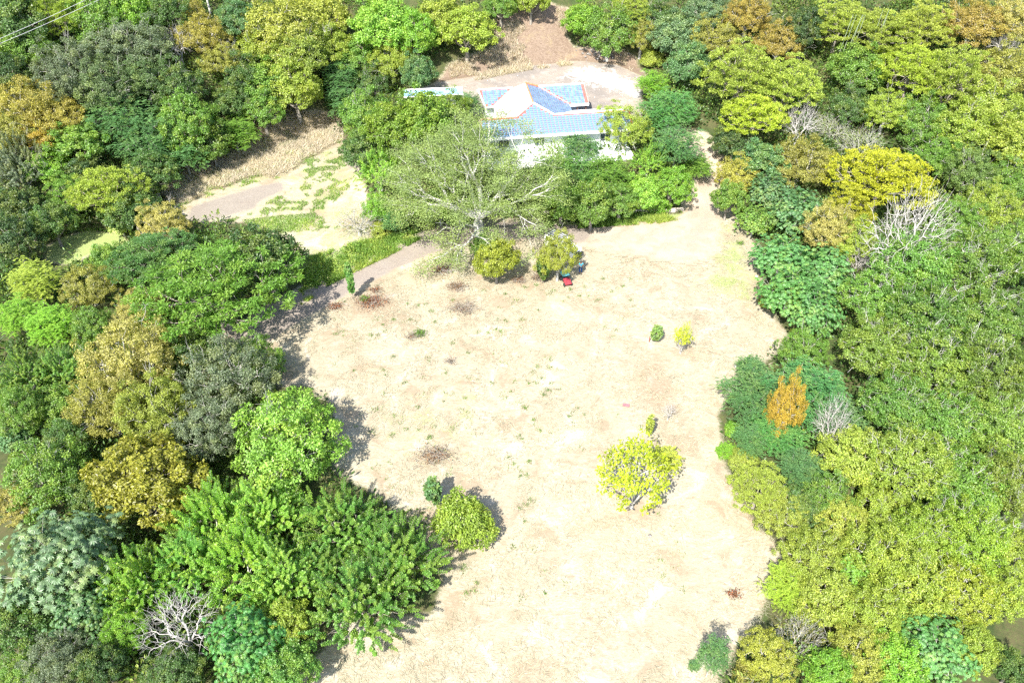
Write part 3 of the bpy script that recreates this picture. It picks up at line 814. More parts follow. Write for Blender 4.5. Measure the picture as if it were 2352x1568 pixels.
# --- top left hillside
TREES = [
 (28,38,70,'b','dark',"dark tree filling the top left corner of the hillside"),
 (125,28,62,'u','yg',"yellow green layered tree on the top edge, second from the left corner"),
 (215,22,58,'B','mid',"mid green tree on the top edge above the grey green grove, left of its middle"),
 (305,18,52,'b','bright',"fresh green tree on the top edge just left of the power line"),
 (385,12,48,'B','dark',"dark crown on the top edge behind the orange topped tree"),
 (55,105,58,'b','mid',"green tree on the left slope crossed by the upper power wire"),
 (20,170,52,'B','deep',"very dark tree at the left edge below the power wires"),
 (115,205,55,'F','grey',"lowest grey green crown at the left foot of the grey green grove"),
 (150,150,66,'F','grey',"leftmost high crown of the grey green grove under the power wires"),
 (225,112,72,'F','grey',"second crown from the left along the top of the grey green grove"),
 (305,92,74,'F','grey',"tall grey green crown left of the forked white tree"),
 (235,185,66,'F',(.06,.10,.05),"grey green crown in the middle of the grove, above the blue green branchy tree"),
 (330,165,66,'F',(.055,.10,.045),"grey green crown to the right of the grove's middle, below the forked white tree"),
 (405,185,52,'B','dark',"small dark tree tucked below the orange crowned tree"),
 (462,75,50,'f','orange',"orange yellow tree high on the left slope beside the wooden power pole"),
 (425,18,34,'f','orange',"thin orange topped tree by the power line on the top edge"),
 (545,38,44,'B','teal',"bluish green tree between the orange tree and the big yellow green tree"),
 (510,130,48,'F','olive',"pale olive tree right of the orange tree"),
 (600,108,56,'B','yg',"yellow green crown left below the big lemon coloured crown"),
 (640,48,72,'B','limey',"big lemon yellow green crown at the upper left centre"),
 (735,30,60,'b','limey',"lemon green crown on the top edge right of the biggest lemon one"),
 (690,112,64,'c','lime',"yellow green tree below the two lemon crowns"),
 (755,95,50,'B','yg',"green crown with pale blossom right of the lemon crowns"),
 (610,180,58,'b','mid',"mid green tree above the dry bank, left of centre slope"),
 (672,190,60,'B','yg',"yellow green tree hanging over the top of the dry bank"),
 (555,165,44,'B','dark',"dark tree behind the small bare grey tree"),
 (540,225,42,'b','dark',"dark green tree just below left of the small bare grey tree"),
 (62,232,64,'f','orange',"mustard yellow tree at the left edge, upper crown"),
 (130,258,58,'f','orange',"mustard yellow tree right of the other mustard crown at the left edge"),
 (85,300,48,'f','gold',"lower mustard yellow crown at the left edge"),
 (30,300,46,'B','olive',"olive tree at the left edge under the mustard crowns"),
 (262,248,72,'S','teal',"blue green feathery tree with pale branches, upper of the branchy pair"),
 (330,300,78,'S','teal',"blue green feathery tree with long pale branches in the left slope's middle"),
 (425,275,66,'B','mid',"mid green tree between the branchy blue green trees and the small bare tree"),
 (420,345,62,'s','teal',"feathery blue green tree just above the left end of the dry bank"),
 (480,315,56,'b',(.05,.10,.02),"dark tree with a few red leaves above the dry bank"),
 (535,300,50,'s','mid',"feathery mid green tree on the upper edge of the dry bank"),
 (600,245,44,'B','mid',"mid green tree at the top right corner of the dry bank"),
 (170,320,56,'b','mid',"bright edged green tree right below the mustard crowns"),
 (45,375,56,'H','grey',"pale twiggy green tree at the left edge, mid height of the slope"),
 (110,375,48,'B','bright',"fresh green crown right of the pale twiggy tree at the left edge"),
 (190,395,50,'b','deep',"very dark tree left behind the layered slope tree"),
 (245,435,80,'U','yg',"wide layered yellow green tree on the lower left slope"),
 (345,395,60,'B','dark',"dark green tree at the left foot of the dry bank"),
 (160,440,56,'u','mid',"layered green tree left of the wide layered slope tree"),
 (300,475,54,'b','dark',"dark tree beneath the wide layered slope tree"),
 (40,470,60,'b','deep',"dark shaded tree at the left edge above the grass patch"),
 (30,545,58,'B','deep',"dark tree at the left edge beside the grass patch"),
 (115,505,44,'b','dark',"dark bush like tree above the small green grass patch"),
 (275,512,26,'P','pale',"small pale mint green tree standing above the grass patch"),
 (372,505,52,'F','khaki',"pale khaki tree in front of the grey meadow patch"),
 # --- left middle
 (245,590,42,'b','mid',"mid green tree behind the big dark umbrella tree, beside the grass patch"),
 (75,640,52,'s','lime',"bright yellow green feathery tree standing free at the left edge"),
 (40,720,46,'s','bright',"fresh green feathery tree at the left edge, below the yellow green one"),
 (115,740,56,'s','bright',"fresh green feathery tree left of the pale yellow tree"),
 (200,650,50,'f','olive',"olive tree left of the big dark umbrella tree"),
 (205,745,46,'B','mid',"mid green crown between the olive tree and the pale yellow tree"),
 (345,590,88,'U',(.04,.10,.035),"blue dark feathered crown forming the left shoulder of the big umbrella tree"),
 (610,590,78,'b','deep',"dense very dark round tree at the right shoulder of the big umbrella tree"),
 (495,655,165,'U',(.055,.125,.022),"huge dark green umbrella tree left of the dirt road, the widest crown on the left"),
 (325,700,56,'F','khaki',"small khaki crown poking up at the left of the big umbrella tree"),
 (430,800,60,'b','dark',"dark crown below the big umbrella tree"),
 (295,810,96,'f','khaki',"pale yellow green tree left of centre, the palest crown of the left wood"),
 (240,920,86,'F','olive',"olive yellow tree below the palest crown of the left wood"),
 (350,930,80,'F',(.12,.15,.035),"olive green tree right of the olive yellow one, above the bronze tree"),
 (525,855,92,'f','grey',"grey green tree hung with dry vines at the clearing's left edge"),
 (590,815,52,'B','mid',"mid green crown between the vine hung tree and the shaded road end"),
 (470,975,74,'F','grey',"grey green tree between the vine hung tree and the lime round tree"),
 (60,850,62,'H','mid',"mid green twiggy tree at the left edge, level with the palest crown"),
 (140,840,52,'H',(.07,.15,.035),"twiggy green tree left of the palest crown, second from the edge"),
 (50,935,52,'B','mid',"mid green tree at the left edge just above the glimpse of bare path"),
 (140,925,50,'b','mid',"green crown above the glimpse of bare path"),
 (655,1000,112,'B','vivid',"bright lime green round tree at the clearing's left edge, the most vivid crown"),
 (25,1000,36,'P','teal',"bluish hand leaved tree at the left edge beside the glimpse of path"),
 (150,1010,48,'B','dark',"dark tree right of the glimpse of path"),
 (325,1090,118,'b',(.105,.115,.018),"bronze olive tree left of the lime round tree"),
 (95,1080,78,'B','mid',"mid green tree left of the bronze olive tree"),
 (200,1130,46,'b','dark',"dark crown wedged at the left side of the bronze olive tree"),
 (30,1150,50,'F','khaki',"khaki tree at the left edge above the blue green hand leaved tree"),
 # --- lower left
 (125,1270,118,'P','blue',"large blue green tree with hand shaped leaves in the lower left"),
 (185,1395,62,'P','teal',"lower blue green crown of hand shaped leaves, just under the large one"),
 (490,1190,84,'H','bright',"bright tree of upright shoots right below the bronze tree"),
 (605,1170,80,'H','vivid',"bright tree of upright shoots right under the lime round tree"),
 (560,1290,98,'H','bright',"biggest bright tree of upright shoots in the lower left, in the middle of its group"),
 (655,1310,78,'H',(.10,.19,.04),"tree of upright shoots right of the biggest one, touching the spiky dark tree"),
 (430,1290,82,'H',(.075,.175,.04),"tree of upright shoots between the biggest one and the hand leaved tree"),
 (320,1330,78,'H','bright',"leftmost bright tree of upright shoots above the white barked tree"),
 (790,1200,92,'h',(.06,.14,.03),"upper left crown of the spiky dark green trees by the clearing"),
 (905,1270,100,'h',(.058,.135,.03),"right crown of the spiky dark green trees, reaching furthest into the clearing"),
 (830,1360,104,'h',(.055,.13,.032),"lowest crown of the spiky dark green trees by the clearing"),
 (735,1300,66,'h',(.05,.12,.03),"left crown of the spiky dark green trees, in front of the upright shoots"),
 (560,1465,84,'P',(.035,.12,.035),"dark glossy green tree at the bottom right of the white barked tree"),
 (650,1430,54,'B','yg',"small yellow green tree on the bottom left edge of the clearing"),
 (655,1530,62,'b',(.05,.12,.03),"dark green tree on the bottom edge beside the clearing"),
 (285,1440,54,'F','bright',"light green tree just left of the white barked tree"),
 (125,1510,66,'F','grey',"grey green tree on the bottom edge left of the white barked tree"),
 (40,1430,66,'b','dark',"dark tree at the left edge under the hand leaved tree"),
 (35,1540,52,'B','mid',"mid green tree in the bottom left corner"),
 (230,1520,48,'b','deep',"very dark crown on the bottom edge beside the grey green one"),
 (400,1540,58,'B','dark',"dark tree on the bottom edge below the white barked tree"),
 # --- middle: behind the saman
 (845,255,58,'B','mid',"mid green tree left behind the big spreading tree, above the meadow path"),
 (905,285,62,'b',(.07,.125,.02),"dense olive tree left behind the big spreading tree"),
 (975,260,66,'b',(.065,.125,.02),"dense olive green tree nearest the blue shed roof"),
 (1035,245,42,'B',(.08,.13,.022),"small olive crown right in front of the blue shed roof"),
 (795,225,46,'s','teal',"blue green feathery tree above the meadow path"),
 (835,335,50,'b','dark',"dark crown beside the meadow path, left of the big spreading tree"),
 (872,385,46,'H','vivid',"vivid green tree with long shoots at the left rim of the big spreading tree"),
 (1000,330,52,'B','dark',"dark tree half under the left side of the big spreading tree"),
 (868,468,34,'B','bright',"small fresh green tree at the lower left rim of the big spreading tree"),
 (872,520,26,'Q','lime',"yellow green bush by the bend of the road"),
 (905,500,30,'s','teal',"small blue green tree below the left limbs of the big spreading tree"),
 (1010,470,48,'s','mid',"feathery green tree in the shade under the big spreading tree, left of its trunk"),
 (1060,470,36,'B','dark',"dark tree just behind the trunk of the big spreading tree"),
 (1075,235,30,'s','teal',"small feathery tree against the left corner of the blue roof"),
 (1200,252,30,'B','brownish',"small reddish topped tree in front of the house ridge"),
 # --- bank in front of house
 (1300,290,30,'s','teal',"thin feathery tree against the right part of the blue roof"),
 (1330,330,42,'S','teal',"feathery blue green tree before the house's front wall"),
 (1400,268,40,'F','yg',"thin olive yellow tree before the right end of the blue roof"),
 (1435,285,48,'f','yg',"olive yellow tree covering the right corner of the house"),
 (1270,385,48,'s','mid',"feathery green tree left on the bank below the white house wall"),
 (1335,400,58,'S',(.05,.12,.04),"feathery green tree in the middle of the bank below the house"),
 (1400,395,52,'s','mid',"feathery tree with grey twigs on the bank, right of the middle one"),
 (1290,455,44,'b','mid',"low dark green tree just above the low wall, near the big trunk"),
 (1360,460,48,'b',(.06,.11,.025),"low green tree with brown leaves above the low wall's middle"),
 (1425,455,44,'B','mid',"low mid green tree above the low wall, left of the lime tree"),
 (1490,365,36,'H','vivid',"vivid lime sapling tree in front of the right edge of the house"),
 (1478,435,46,'b','vivid',"vivid lime green tree above the right end of the low wall"),
 (1545,420,46,'B','bright',"fresh green tree by the bend of the road up to the house"),
 (1510,460,34,'Q','bright',"low fresh green bush at the right end of the low wall"),
 (1540,240,62,'S',(.045,.13,.045),"big feathery green tree overhanging the right side of the house terrace"),
 (1555,320,56,'S','teal',"feathery green tree beside the road up to the house"),
 (1600,380,34,'s','mid',"small feathery tree leaning over the upper road"),
 (1500,190,34,'s','bright',"light feathery tree at the right end of the pale gravel"),
 # --- top centre
 (880,45,76,'b','vivid',"vivid green dense tree on the top edge, left of the bare cut"),
 (955,70,52,'B','bright',"bright green tree between the vivid tree and the bare cut"),
 (1070,62,62,'B','yg',"yellow green tree hanging over the left side of the bare cut"),
 (1010,25,46,'b','lime',"lemon green crown on the top edge left of the bare cut"),
 (835,120,52,'B','mid',"mid green tree below the vivid tree, top centre left"),
 (900,130,46,'f','yg',"yellow green tree at the left end of the terrace slope"),
 (960,160,40,'b','teal',"blue green dark tree at the left end of the house terrace"),
 (790,170,48,'s','teal',"blue green feathery tree on the slope above the meadow path"),
 (860,185,40,'B','dark',"dark tree between the slope and the terrace's left end"),
 (1150,5,40,'B','mid',"mid green tree on the top edge, directly above the bare cut"),
 (1220,-8,36,'b','yg',"yellow green crown on the top edge above the bare cut's middle"),
 (1345,40,44,'b','bright',"fresh green tree at the right rim of the bare cut"),
 (1400,58,54,'B','mid',"mid green tree right of the bare cut"),
 (1450,20,44,'U','lime',"lime green layered crown on the top edge right of the cut"),
 (1475,75,40,'F','olive',"olive tree right of the bare cut, above the rubble"),
 (1560,75,58,'b','blue',"blue green dark tree in the top right centre"),
 (1515,35,44,'B','dark',"dark tree on the top edge left of the blue green one"),
 (1495,128,28,'Q','lime',"yellow green bush above the right end of the terrace"),
 (1580,140,44,'b',(.05,.11,.05),"blue green tree beneath the dark blue green one, beside the big lime umbrella"),
 # --- right upper
 (1640,75,60,'F','olive',"olive tree on the upper right, left of the lime umbrella's top"),
 (1625,15,46,'B','blue',"blue green crown on the top edge above the olive tree"),
 (1720,25,52,'F','brownish',"brownish green tree on the top edge behind the first lime umbrella"),
 (1705,165,88,'u','lime',"big lime umbrella tree right of the house, left crown"),
 (1805,190,84,'u','lime',"big lime umbrella tree right of the house, right crown"),
 (1725,265,70,'U',(.155,.205,.025),"lower lime crown of the umbrella trees right of the house"),
 (1790,90,50,'f','brownish',"brownish tree with orange twigs between the two groups of lime umbrellas"),
 (1850,60,44,'B','deep',"dark tree in the shade between the lime umbrella groups"),
 (1930,45,70,'u','lime',"lime umbrella crown on the top edge, left of the far right group"),
 (2020,70,84,'U','lime',"broadest lime umbrella crown of the far right group"),
 (2120,55,66,'u','limey',"yellow lime umbrella crown on the top edge of the far right group"),
 (2090,160,86,'U',(.15,.205,.03),"lime umbrella crown in the middle of the far right group"),
 (2190,175,84,'u','lime',"lime umbrella crown at the right of the far right group"),
 (1975,150,54,'b','mid',"shaded mid green tree behind the bamboo stems"),
 (2240,45,62,'f','brownish',"orange tinted olive tree on the top edge near the right corner"),
 (2325,40,52,'F','khaki',"khaki tree in the top right corner with pale limbs"),
 (2310,150,58,'B','olive',"olive crown at the right edge beneath the top right corner tree"),
 (2290,240,62,'B','lime',"lime broadleaf crown at the right edge, upper"),
 (2325,320,56,'b','lime',"lime broadleaf crown at the right edge, below the upper one"),
 (2215,285,60,'B','yg',"yellow green crown beneath the far right lime umbrellas"),
 (2120,265,52,'f','mid',"mid green small leaved tree beneath the far right lime umbrellas"),
 (2040,245,52,'F','yg',"light green small leaved tree right of the bamboo stems"),
 (1950,235,44,'B','dark',"dark tree right of the bamboo stems, above the pale dead trees"),
 (2150,345,62,'F','mid',"grey green small leaved tree above the round lime umbrella, right side"),
 (2230,385,58,'F',(.07,.12,.04),"mid green small leaved tree right of the round lime umbrella"),
 (2310,410,50,'B','mid',"mid green tree at the right edge level with the round lime umbrella"),
 (1690,320,48,'b','deep',"dark tree at the top of the upper road's right side"),
 (1745,365,52,'b','teal',"glossy dark green tree right of the upper road"),
 (1695,392,40,'B','yellow',"yellowish tree right beside the upper road"),
 (1675,450,36,'b','mid',"green tree at the corner of the yard, under the yellowish one"),
 (1845,365,66,'f','olive',"olive round tree under the pale dead trees"),
 (1770,430,48,'P','teal',"bluish hand leaved tree right of the yard corner, upper"),
 (2025,410,112,'U',(.185,.20,.018),"round lime umbrella tree behind the white dead tree"),
 (1955,470,54,'u',(.17,.185,.02),"lower left part crown beside the round lime umbrella tree"),
 (1835,480,60,'P','teal',"hand leaved blue green tree above the olive crown at the clearing's right"),
 (1905,515,56,'F','khaki',"khaki crown left of the white dead tree"),
 (1965,545,50,'f','yg',"yellow green crown directly left of the white dead tree's trunk"),
 (1735,500,36,'P','mid',"hand leaved green tree at the clearing's upper right edge"),
 (1800,580,62,'P',(.05,.135,.05),"hand leaved tree at the right edge of the clearing, upper of the big three"),
 (1820,660,66,'P',(.055,.14,.045),"hand leaved tree at the right edge of the clearing, middle of the big three"),
 (1875,705,58,'P',(.05,.13,.045),"hand leaved tree at the right edge of the clearing, lowest of the big three"),
 (1900,610,56,'p',(.055,.14,.05),"hand leaved tree behind the big three, nearest the white dead tree"),
 (1770,690,24,'Q','limey',"lemon green climbing bush on the clearing's right edge"),
 # --- right mass
 (2275,470,56,'f','yg',"yellow green crown at the right edge above the broad right wood"),
 (2200,500,58,'F','mid',"green small leaved crown right of the white dead tree's top"),
 (2110,600,84,'c','mid',"broad green crown right below the white dead tree"),
 (2225,600,84,'c','mid',"broad green crown at the right, second from the edge, level with the dead tree's foot"),
 (2325,575,66,'c',(.07,.14,.03),"broad green crown at the right edge, level with the dead tree's foot"),
 (2015,680,74,'c',(.06,.13,.028),"broad green crown right of the big three hand leaved trees"),
 (2130,720,84,'c','mid',"broad green crown in the heart of the right wood"),
 (2245,730,84,'c',(.062,.14,.03),"broad green crown of the right wood, right of its heart"),
 (2330,715,60,'c','mid',"broad green crown at the right edge, level with the wood's heart"),
 (2030,800,78,'c','mid',"broad green crown of the right wood above the feathery blue green tree"),
 (2150,840,84,'c',(.065,.14,.028),"broad green crown of the right wood straight below the white dead tree"),
 (2270,850,84,'c',(.06,.13,.03),"broad green crown near the right edge, below the wood's heart"),
 (2070,930,74,'c',(.06,.135,.03),"broad green crown right of the feathery blue green tree"),
 (2190,970,84,'c','mid',"broad green crown of the right wood's lower half, level with the orange tree"),
 (2310,980,76,'c','mid',"broad green crown at the right edge, level with the orange tree"),
 (2090,1060,80,'c',(.075,.145,.028),"broad green crown right of the lemon crowns in the lower right"),
 (2220,1110,90,'c',(.08,.15,.028),"broad green crown at the lower right wood, below the level of the orange tree"),
 (2325,1110,64,'c','mid',"broad green crown at the right edge, lower half"),
 # feathery + orange
 (1745,890,76,'S','teal',"feathery blue green tree stretching furthest left over the clearing"),
 (1860,890,84,'S',(.04,.125,.05),"big feathery blue green tree at the clearing's right, centre crown"),
 (1930,960,66,'S','teal',"feathery blue green tree right of the orange tree"),
 (1790,985,62,'S',(.045,.13,.045),"feathery green tree just below the orange tree"),
 (1845,1075,52,'s','teal',"small feathery tree below the orange tree's group"),
 
 (1690,985,24,'Q','bright',"fresh green bush on the clearing edge left of the orange tree"),
 (1970,1045,70,'B','lime',"lemon green crown right below the feathery trees"),
 (1745,1115,62,'u','lime',"low lime layered tree spreading at the clearing's lower right edge"),
 (1800,1175,50,'f','lime',"low lime tree with thin twigs below the layered one"),
 (1835,1155,44,'b','dark',"glossy dark green tree between lime crowns in the lower right"),
 (1905,1130,48,'B','mid',"mid green crown between the lime crowns in the lower right"),
 (1940,1195,56,'B','limey',"yellowish crown right of the glossy dark tree"),
 (2040,1160,60,'B','yg',"yellow green crown in the lower right, above the small leaved one"),
 (2030,1270,76,'f','yg',"yellow green small leaved crown right of the lemon ones in the lower right"),
 (2130,1230,72,'c',(.09,.155,.025),"green crown in the lower right wood, right of the small leaved yellow green one"),
 (2240,1230,74,'c',(.10,.165,.025),"yellowish broad crown in the lower right, near the edge"),
 (2330,1250,58,'B','yg',"yellow green crown at the right edge, lower quarter"),
 (1870,1270,62,'f','lime',"lime crown at the clearing's lower right corner"),
 (1820,1340,56,'S',(.13,.19,.03),"lime feathery tree at the bulge of the lower right clearing edge"),
 (1900,1370,64,'B','lime',"lime crown behind the bulge of the lower right clearing edge"),
 (1960,1310,48,'P','bright',"small glossy hand leaved tree among lime crowns in the lower right"),
 (2000,1400,66,'f','yg',"yellow green crown left of the bottom hand leaved tree"),
 (2100,1340,72,'B','yg',"yellow green crown above the bottom hand leaved tree"),
 (2210,1350,72,'c',(.11,.17,.025),"broad yellow green crown above right of the bottom hand leaved tree"),
 (2310,1350,52,'B','yg',"yellow green crown at the right edge above the dark gap"),
 (2150,1480,78,'P',(.06,.15,.055),"large pale green hand leaved tree on the bottom edge at the right"),
 (2240,1480,56,'B','yg',"yellow green crown on the bottom edge beside the dark gap"),
 (2060,1510,56,'b','bright',"fresh green crown on the bottom edge left of the hand leaved tree"),
 (1975,1490,62,'f','limey',"yellowish crown on the bottom edge right of the pale bare tree"),
 (1905,1540,50,'B','bright',"fresh green crown on the bottom edge below the pale bare tree"),
 (1765,1500,54,'f',(.16,.175,.04),"olive bush like tree on the bottom edge left of the pale bare tree"),
 (1720,1545,40,'Q','olive',"olive bush on the bottom edge beside the feathery sapling"),
 (2330,1530,40,'b','dark',"dark tree in the bottom right corner"),
]
for t in TREES:
    t = list(t); t[2] *= 1.0 if t[3] in 'Qq' else (1.12 if t[3] in 'BbcFf' else 1.05)
    T_(*t)
T_(1810, 925, 42, 'f', 'gold', "orange golden flowering tree amid the feathery trees on the right", h=8.8)
T_(1672, 1030, 26, 'q', 'bright', "low feathery bush on the clearing edge left of the feathery trees")
T_(1705, 1050, 34, 'Q', 'lime', "lime bush on the clearing edge above the low layered tree")
T_(1725, 1005, 40, 's', 'teal', "small feathery tree between the fresh green bush and the feathery trees")
T_(1725, 840, 34, 's', 'teal', "small feathery tree at the upper left tip of the feathery group")
T_(1850, 800, 56, 'F', 'mid', "mid green tree between the hand leaved trees and the feathery group")
# --- trees that stand alone or need their own handling
T_(1065, 1185, 76, 'Q', (.105, .155, .03), "round green bush alone in the clearing, left below its middle", h=4.6, cat='bush', sq=.86)
T_(995, 1122, 17, 'L', 'teal', "small dark column of leaves beside the round bush", h=3.4, base=(997, 1160), cat='sapling')
T_(1466, 1060, 84, 'O', (.19, .24, .02), "open yellow green tree with white trunk alone in the clearing", h=8.2, base=(1450, 1166))
T_(1530, 1042, 36, 'q', (.20, .235, .05), "pale feathery bush behind the open tree in the clearing", cat='bush')
T_(1492, 975, 8, 'L', 'lime', "narrow light green sapling above the open tree in the clearing", h=3.0, base=(1488, 1005), cat='sapling')
T_(1538, 940, 20, 'N', 'mid', "small dead white shrub right of the open tree", h=2.4, cat='shrub')
T_(1506, 768, 11, 'L', (.09, .15, .06), "small grey green sapling next to the rusty stake", h=2.1, base=(1506, 785), cat='sapling')
T_(1572, 770, 20, 'O', (.25, .27, .02), "young yellow leaved tree with white stems in the upper clearing", h=4.2, base=(1563, 812))
T_(1555, 790, 12, 'N', 'mid', "leafless white stems left in the young yellow tree's clump", h=2.4, base=(1560, 812), cat='shrub')
T_(802, 630, 8, 'L', (.055, .14, .045), "tall thin sapling on the lower side of the dirt road", h=4.9, base=(811, 687), cat='sapling')
T_(1136, 597, 48, 'b', (.115, .145, .02), "round olive green tree in front of the big trunk", h=6.0, base=(1140, 650))
T_(1105, 562, 28, 'B', 'mid', "small dark green tree left behind the round olive tree")
T_(1285, 590, 44, 'f', (.13, .155, .03), "olive green tree half covering the white car", h=6.6, base=(1280, 645))
T_(1243, 612, 13, 'L', 'dark', "narrow dark green sapling between the two olive trees", h=3.6, base=(1247, 648), cat='sapling')
T_(1640, 1500, 34, 's', 'teal', "leaning blue green feathery sapling at the bottom edge of the clearing", h=5.5)
T_(1595, 1525, 14, 'q', 'teal', "tiny blue green feathery plant at the bottom edge, left of the leaning sapling", cat='shrub')
T_(820, 500, 56, 'n', 'olive', "brown twiggy almost leafless tree above the bend of the road")
T_(565, 225, 32, 'N', 'mid', "small bare grey tree above the dry bank")
T_(405, 90, 46, 'N', 'mid', "forked white bare tree rising beside the orange tree")
T_(1840, 275, 50, 'N', 'mid', "white bare tree, left of the pale dead trees behind the olive round tree")
T_(1915, 290, 46, 'n', 'pale', "greyish bare tree, middle of the pale dead trees")
T_(1985, 325, 56, 'n', 'pale', "pale twiggy bare tree, right of the pale dead trees")
T_(2090, 520, 104, 'N', 'mid', "big white dead tree standing above the right wood", h=15)
T_(1975, 590, 34, 'N', 'mid', "small white dead tree at the lower left of the big dead one")
T_(1830, 1465, 72, 'n', 'khaki', "pale bare spreading tree on the lower right edge of the clearing")
T_(410, 1430, 92, 'N', 'bright', "white barked almost bare tree at the bottom left")
T_(2310, 90, 40, 'N', 'mid', "white bare tree at the upper right edge")
T_(1920, 960, 50, 'N', 'mid', "pale bare forked tree rising through the feathery trees", h=8)

# ------------------------------------------------------------------ the big spreading tree
def big_spreading():
    base = at(1103, 546); B = np.array(base)
    root = empty("spreading_tree", base)
    tag(root, "huge spreading tree with pale bare limbs and thin crown beside the road", "tree")
    T, L = Tubes(), Leaves()
    tips = [(899,470,7),(930,430,9),(905,395,9.5),(945,350,11),(1000,330,12),(1035,300,12.5),(1075,290,13),(1120,275,13),(1165,285,13),(1215,300,12.5),(1250,330,12),(1275,350,11.5),
            (1290,385,10.5),(1285,420,9.5),(1265,455,8),(1235,480,7),(1180,600,2.6),(1215,530,5),(1010,600,1.8),(1020,560,3.2),(980,520,5),(935,500,6),(1060,590,2.5),(1130,585,3.0),(1160,470,7.5)]
    tips = [np.array(at(x, y, h)) - B for x, y, h in tips]
    P = dome(120, 9.6, 6.5, 6.2, 86, .10, .18) + np.array([-1.2, 1.0, 0])
    P = np.vstack([P, np.array(tips), np.array(tips) + RNG.normal(0, 1.1, (len(tips), 3))])
    P = P[P[:, 2] > 1.6]
    fork = np.array([-.15, .3, 2.6])
    T.add(curve((0, 0, -.6), fork, .02, 5), .62, .50, 10)
    P2 = np.vstack([P + RNG.normal(0, .85, P.shape), P, P + RNG.normal(0, .85, P.shape)])
    grow(T, fork, P2, .028, .085, 7, .36, 7, .04, 0, .022)
    link("trunk", T.mesh("spreading_trunk", M['bark_saman']), root)
    for i, p in enumerate(P2):
        if RNG.random() < .12: continue
        m = int(RNG.uniform(105, 200)); kv = RNG.random()
        off = RNG.normal(0, 1, (m, 3)) * np.array([.62, .62, .17])
        nn = UP + .4 * RNG.normal(0, 1, (m, 3))
        L.add(p + off + UP * .1, RNG.normal(0, 1, (m, 3)) * np.array([1, 1, .3]), nn, RNG.uniform(.16, .30, m), .09, np.clip(kv + RNG.normal(0, .1, m), 0, 1))
    c = link("crown", L.mesh("spreading_crown", M['leaf_dull']), root); c.color = C['saman'] + (1,)
big_spreading()

# bamboo
M['bamboo'] = plain("bamboo_stem", (.22, .27, .16), .5, .3, .2, 4)
for i, (px, py, n) in enumerate([(1930, 175, 5), (1992, 165, 3)]):
    p = at(px, py, 1.0); base = Vector((p.x, p.y, gz(p.x, p.y)))
    root = empty("bamboo_clump", base)
    tag(root, ["clump of five pale green bamboo stems between the lime umbrella trees", "thinner clump of three bamboo stems right of the larger one"][i], "bamboo", "bamboo clumps")
    for j in range(n):
        T = Tubes(); x = (j - n / 2) * .45
        pts = [(x, RNG.uniform(-.3, .3), -.3)] ; lean = RNG.uniform(-.02, .06)
        for k in range(1, 13): pts.append((x + lean * k * k * .12, pts[0][1] - .004 * k * k, k * .85))
        T.add(pts, .075, .04, 6)
        link("stem", T.mesh("bamboo_stem", M['bamboo']), root)

# ------------------------------------------------------------------ brush heaps and twigs in the clearing
def brush(px, py, r, kind, label, n=260, twigs=70, cat='brush heap', h=.35, name="brush_heap"):
    p = at(px, py); root = empty(name, (p.x, p.y, p.z)); tag(root, label, cat)
    T, L = Tubes(), Leaves()
    for _ in range(twigs):
        q = RNG.normal(0, r * .42, 3) * np.array([1, .7, 0]) + UP * RNG.uniform(.02, h)
        a = RNG.random() * 6.283; l = RNG.uniform(.35, .9) * min(1.3, r)
        T.add(curve(q, q + np.array([math.cos(a) * l, math.sin(a) * l, RNG.uniform(-.1, .3)]), .12, 3), .018, .007, 3)
    c = RNG.normal(0, r * .42, (n, 3)) * np.array([1, .7, 0]); c[:, 2] = RNG.uniform(.02, h * 1.2, n)
    L.add(c, RNG.normal(0, 1, (n, 3)), UP + RNG.normal(0, .6, (n, 3)), RNG.uniform(.10, .26, n), RNG.uniform(.05, .12, n), RNG.random(n))
    link("twigs", T.mesh("twigs", M['bark'] if kind != 'white' else M['bark_white']), root)
    if n > 1: link("leaves", L.mesh("leaves", M[{'red': 'brush_red', 'brown': 'brush', 'green': 'tuft', 'white': 'brush'}[kind]]), root)
brush(855, 695, 2.0, 'red', "red brown heap of dead leafy branches below the road", 700, 120)
brush(770, 706, 1.0, 'red', "dark red brown brush at the edge of the tree shade on the road", 300, 50)
brush(862, 668, .8, 'red', "thin strip of red dead leaves beside the tall thin sapling", 160, 20)
brush(838, 690, .7, 'green', "yellow green plant at the top of the red brown heap", 240, 10, 'plant', .5, "low_plant")
brush(1015, 622, 1.1, 'red', "reddish dead branches under the low limbs of the big tree", 240, 60)
brush(1062, 712, 1.7, 'brown', "grey brown thicket of dead twigs in the upper clearing", 260, 130)
brush(1050, 660, 1.4, 'brown', "brown litter heap beneath the round olive tree", 300, 80)
brush(948, 775, .8, 'brown', "dead grey twigs beside a green plant left in the clearing", 60, 50)
brush(965, 770, .8, 'green', "low green plant right of the dead grey twigs", 320, 14, 'plant', .55, "low_plant")
brush(1035, 832, .8, 'brown', "dark twiggy dry plant in the left middle of the clearing", 30, 50)
brush(1000, 1048, 1.7, 'brown', "olive brown weed heap above the small dark column of leaves", 380, 90)
brush(1685, 1366, .7, 'red', "small red brown dead patch in the lower right clearing", 160, 20)
brush(1240, 640, 1.2, 'brown', "dark brush in the shade under the narrow dark sapling", 260, 60)
brush(1190, 645, 1.0, 'brown', "brown scrub between the two olive trees", 260, 50)
brush(1700, 560, .5, 'green', "small green weed patch on the right edge of the yard", 120, 2, 'plant', .2, "low_plant")
brush(1030, 625, 1.3, 'white', "fallen white branches at the roadside under the big tree", 1, 40, 'branches', .4, "fallen_branches")

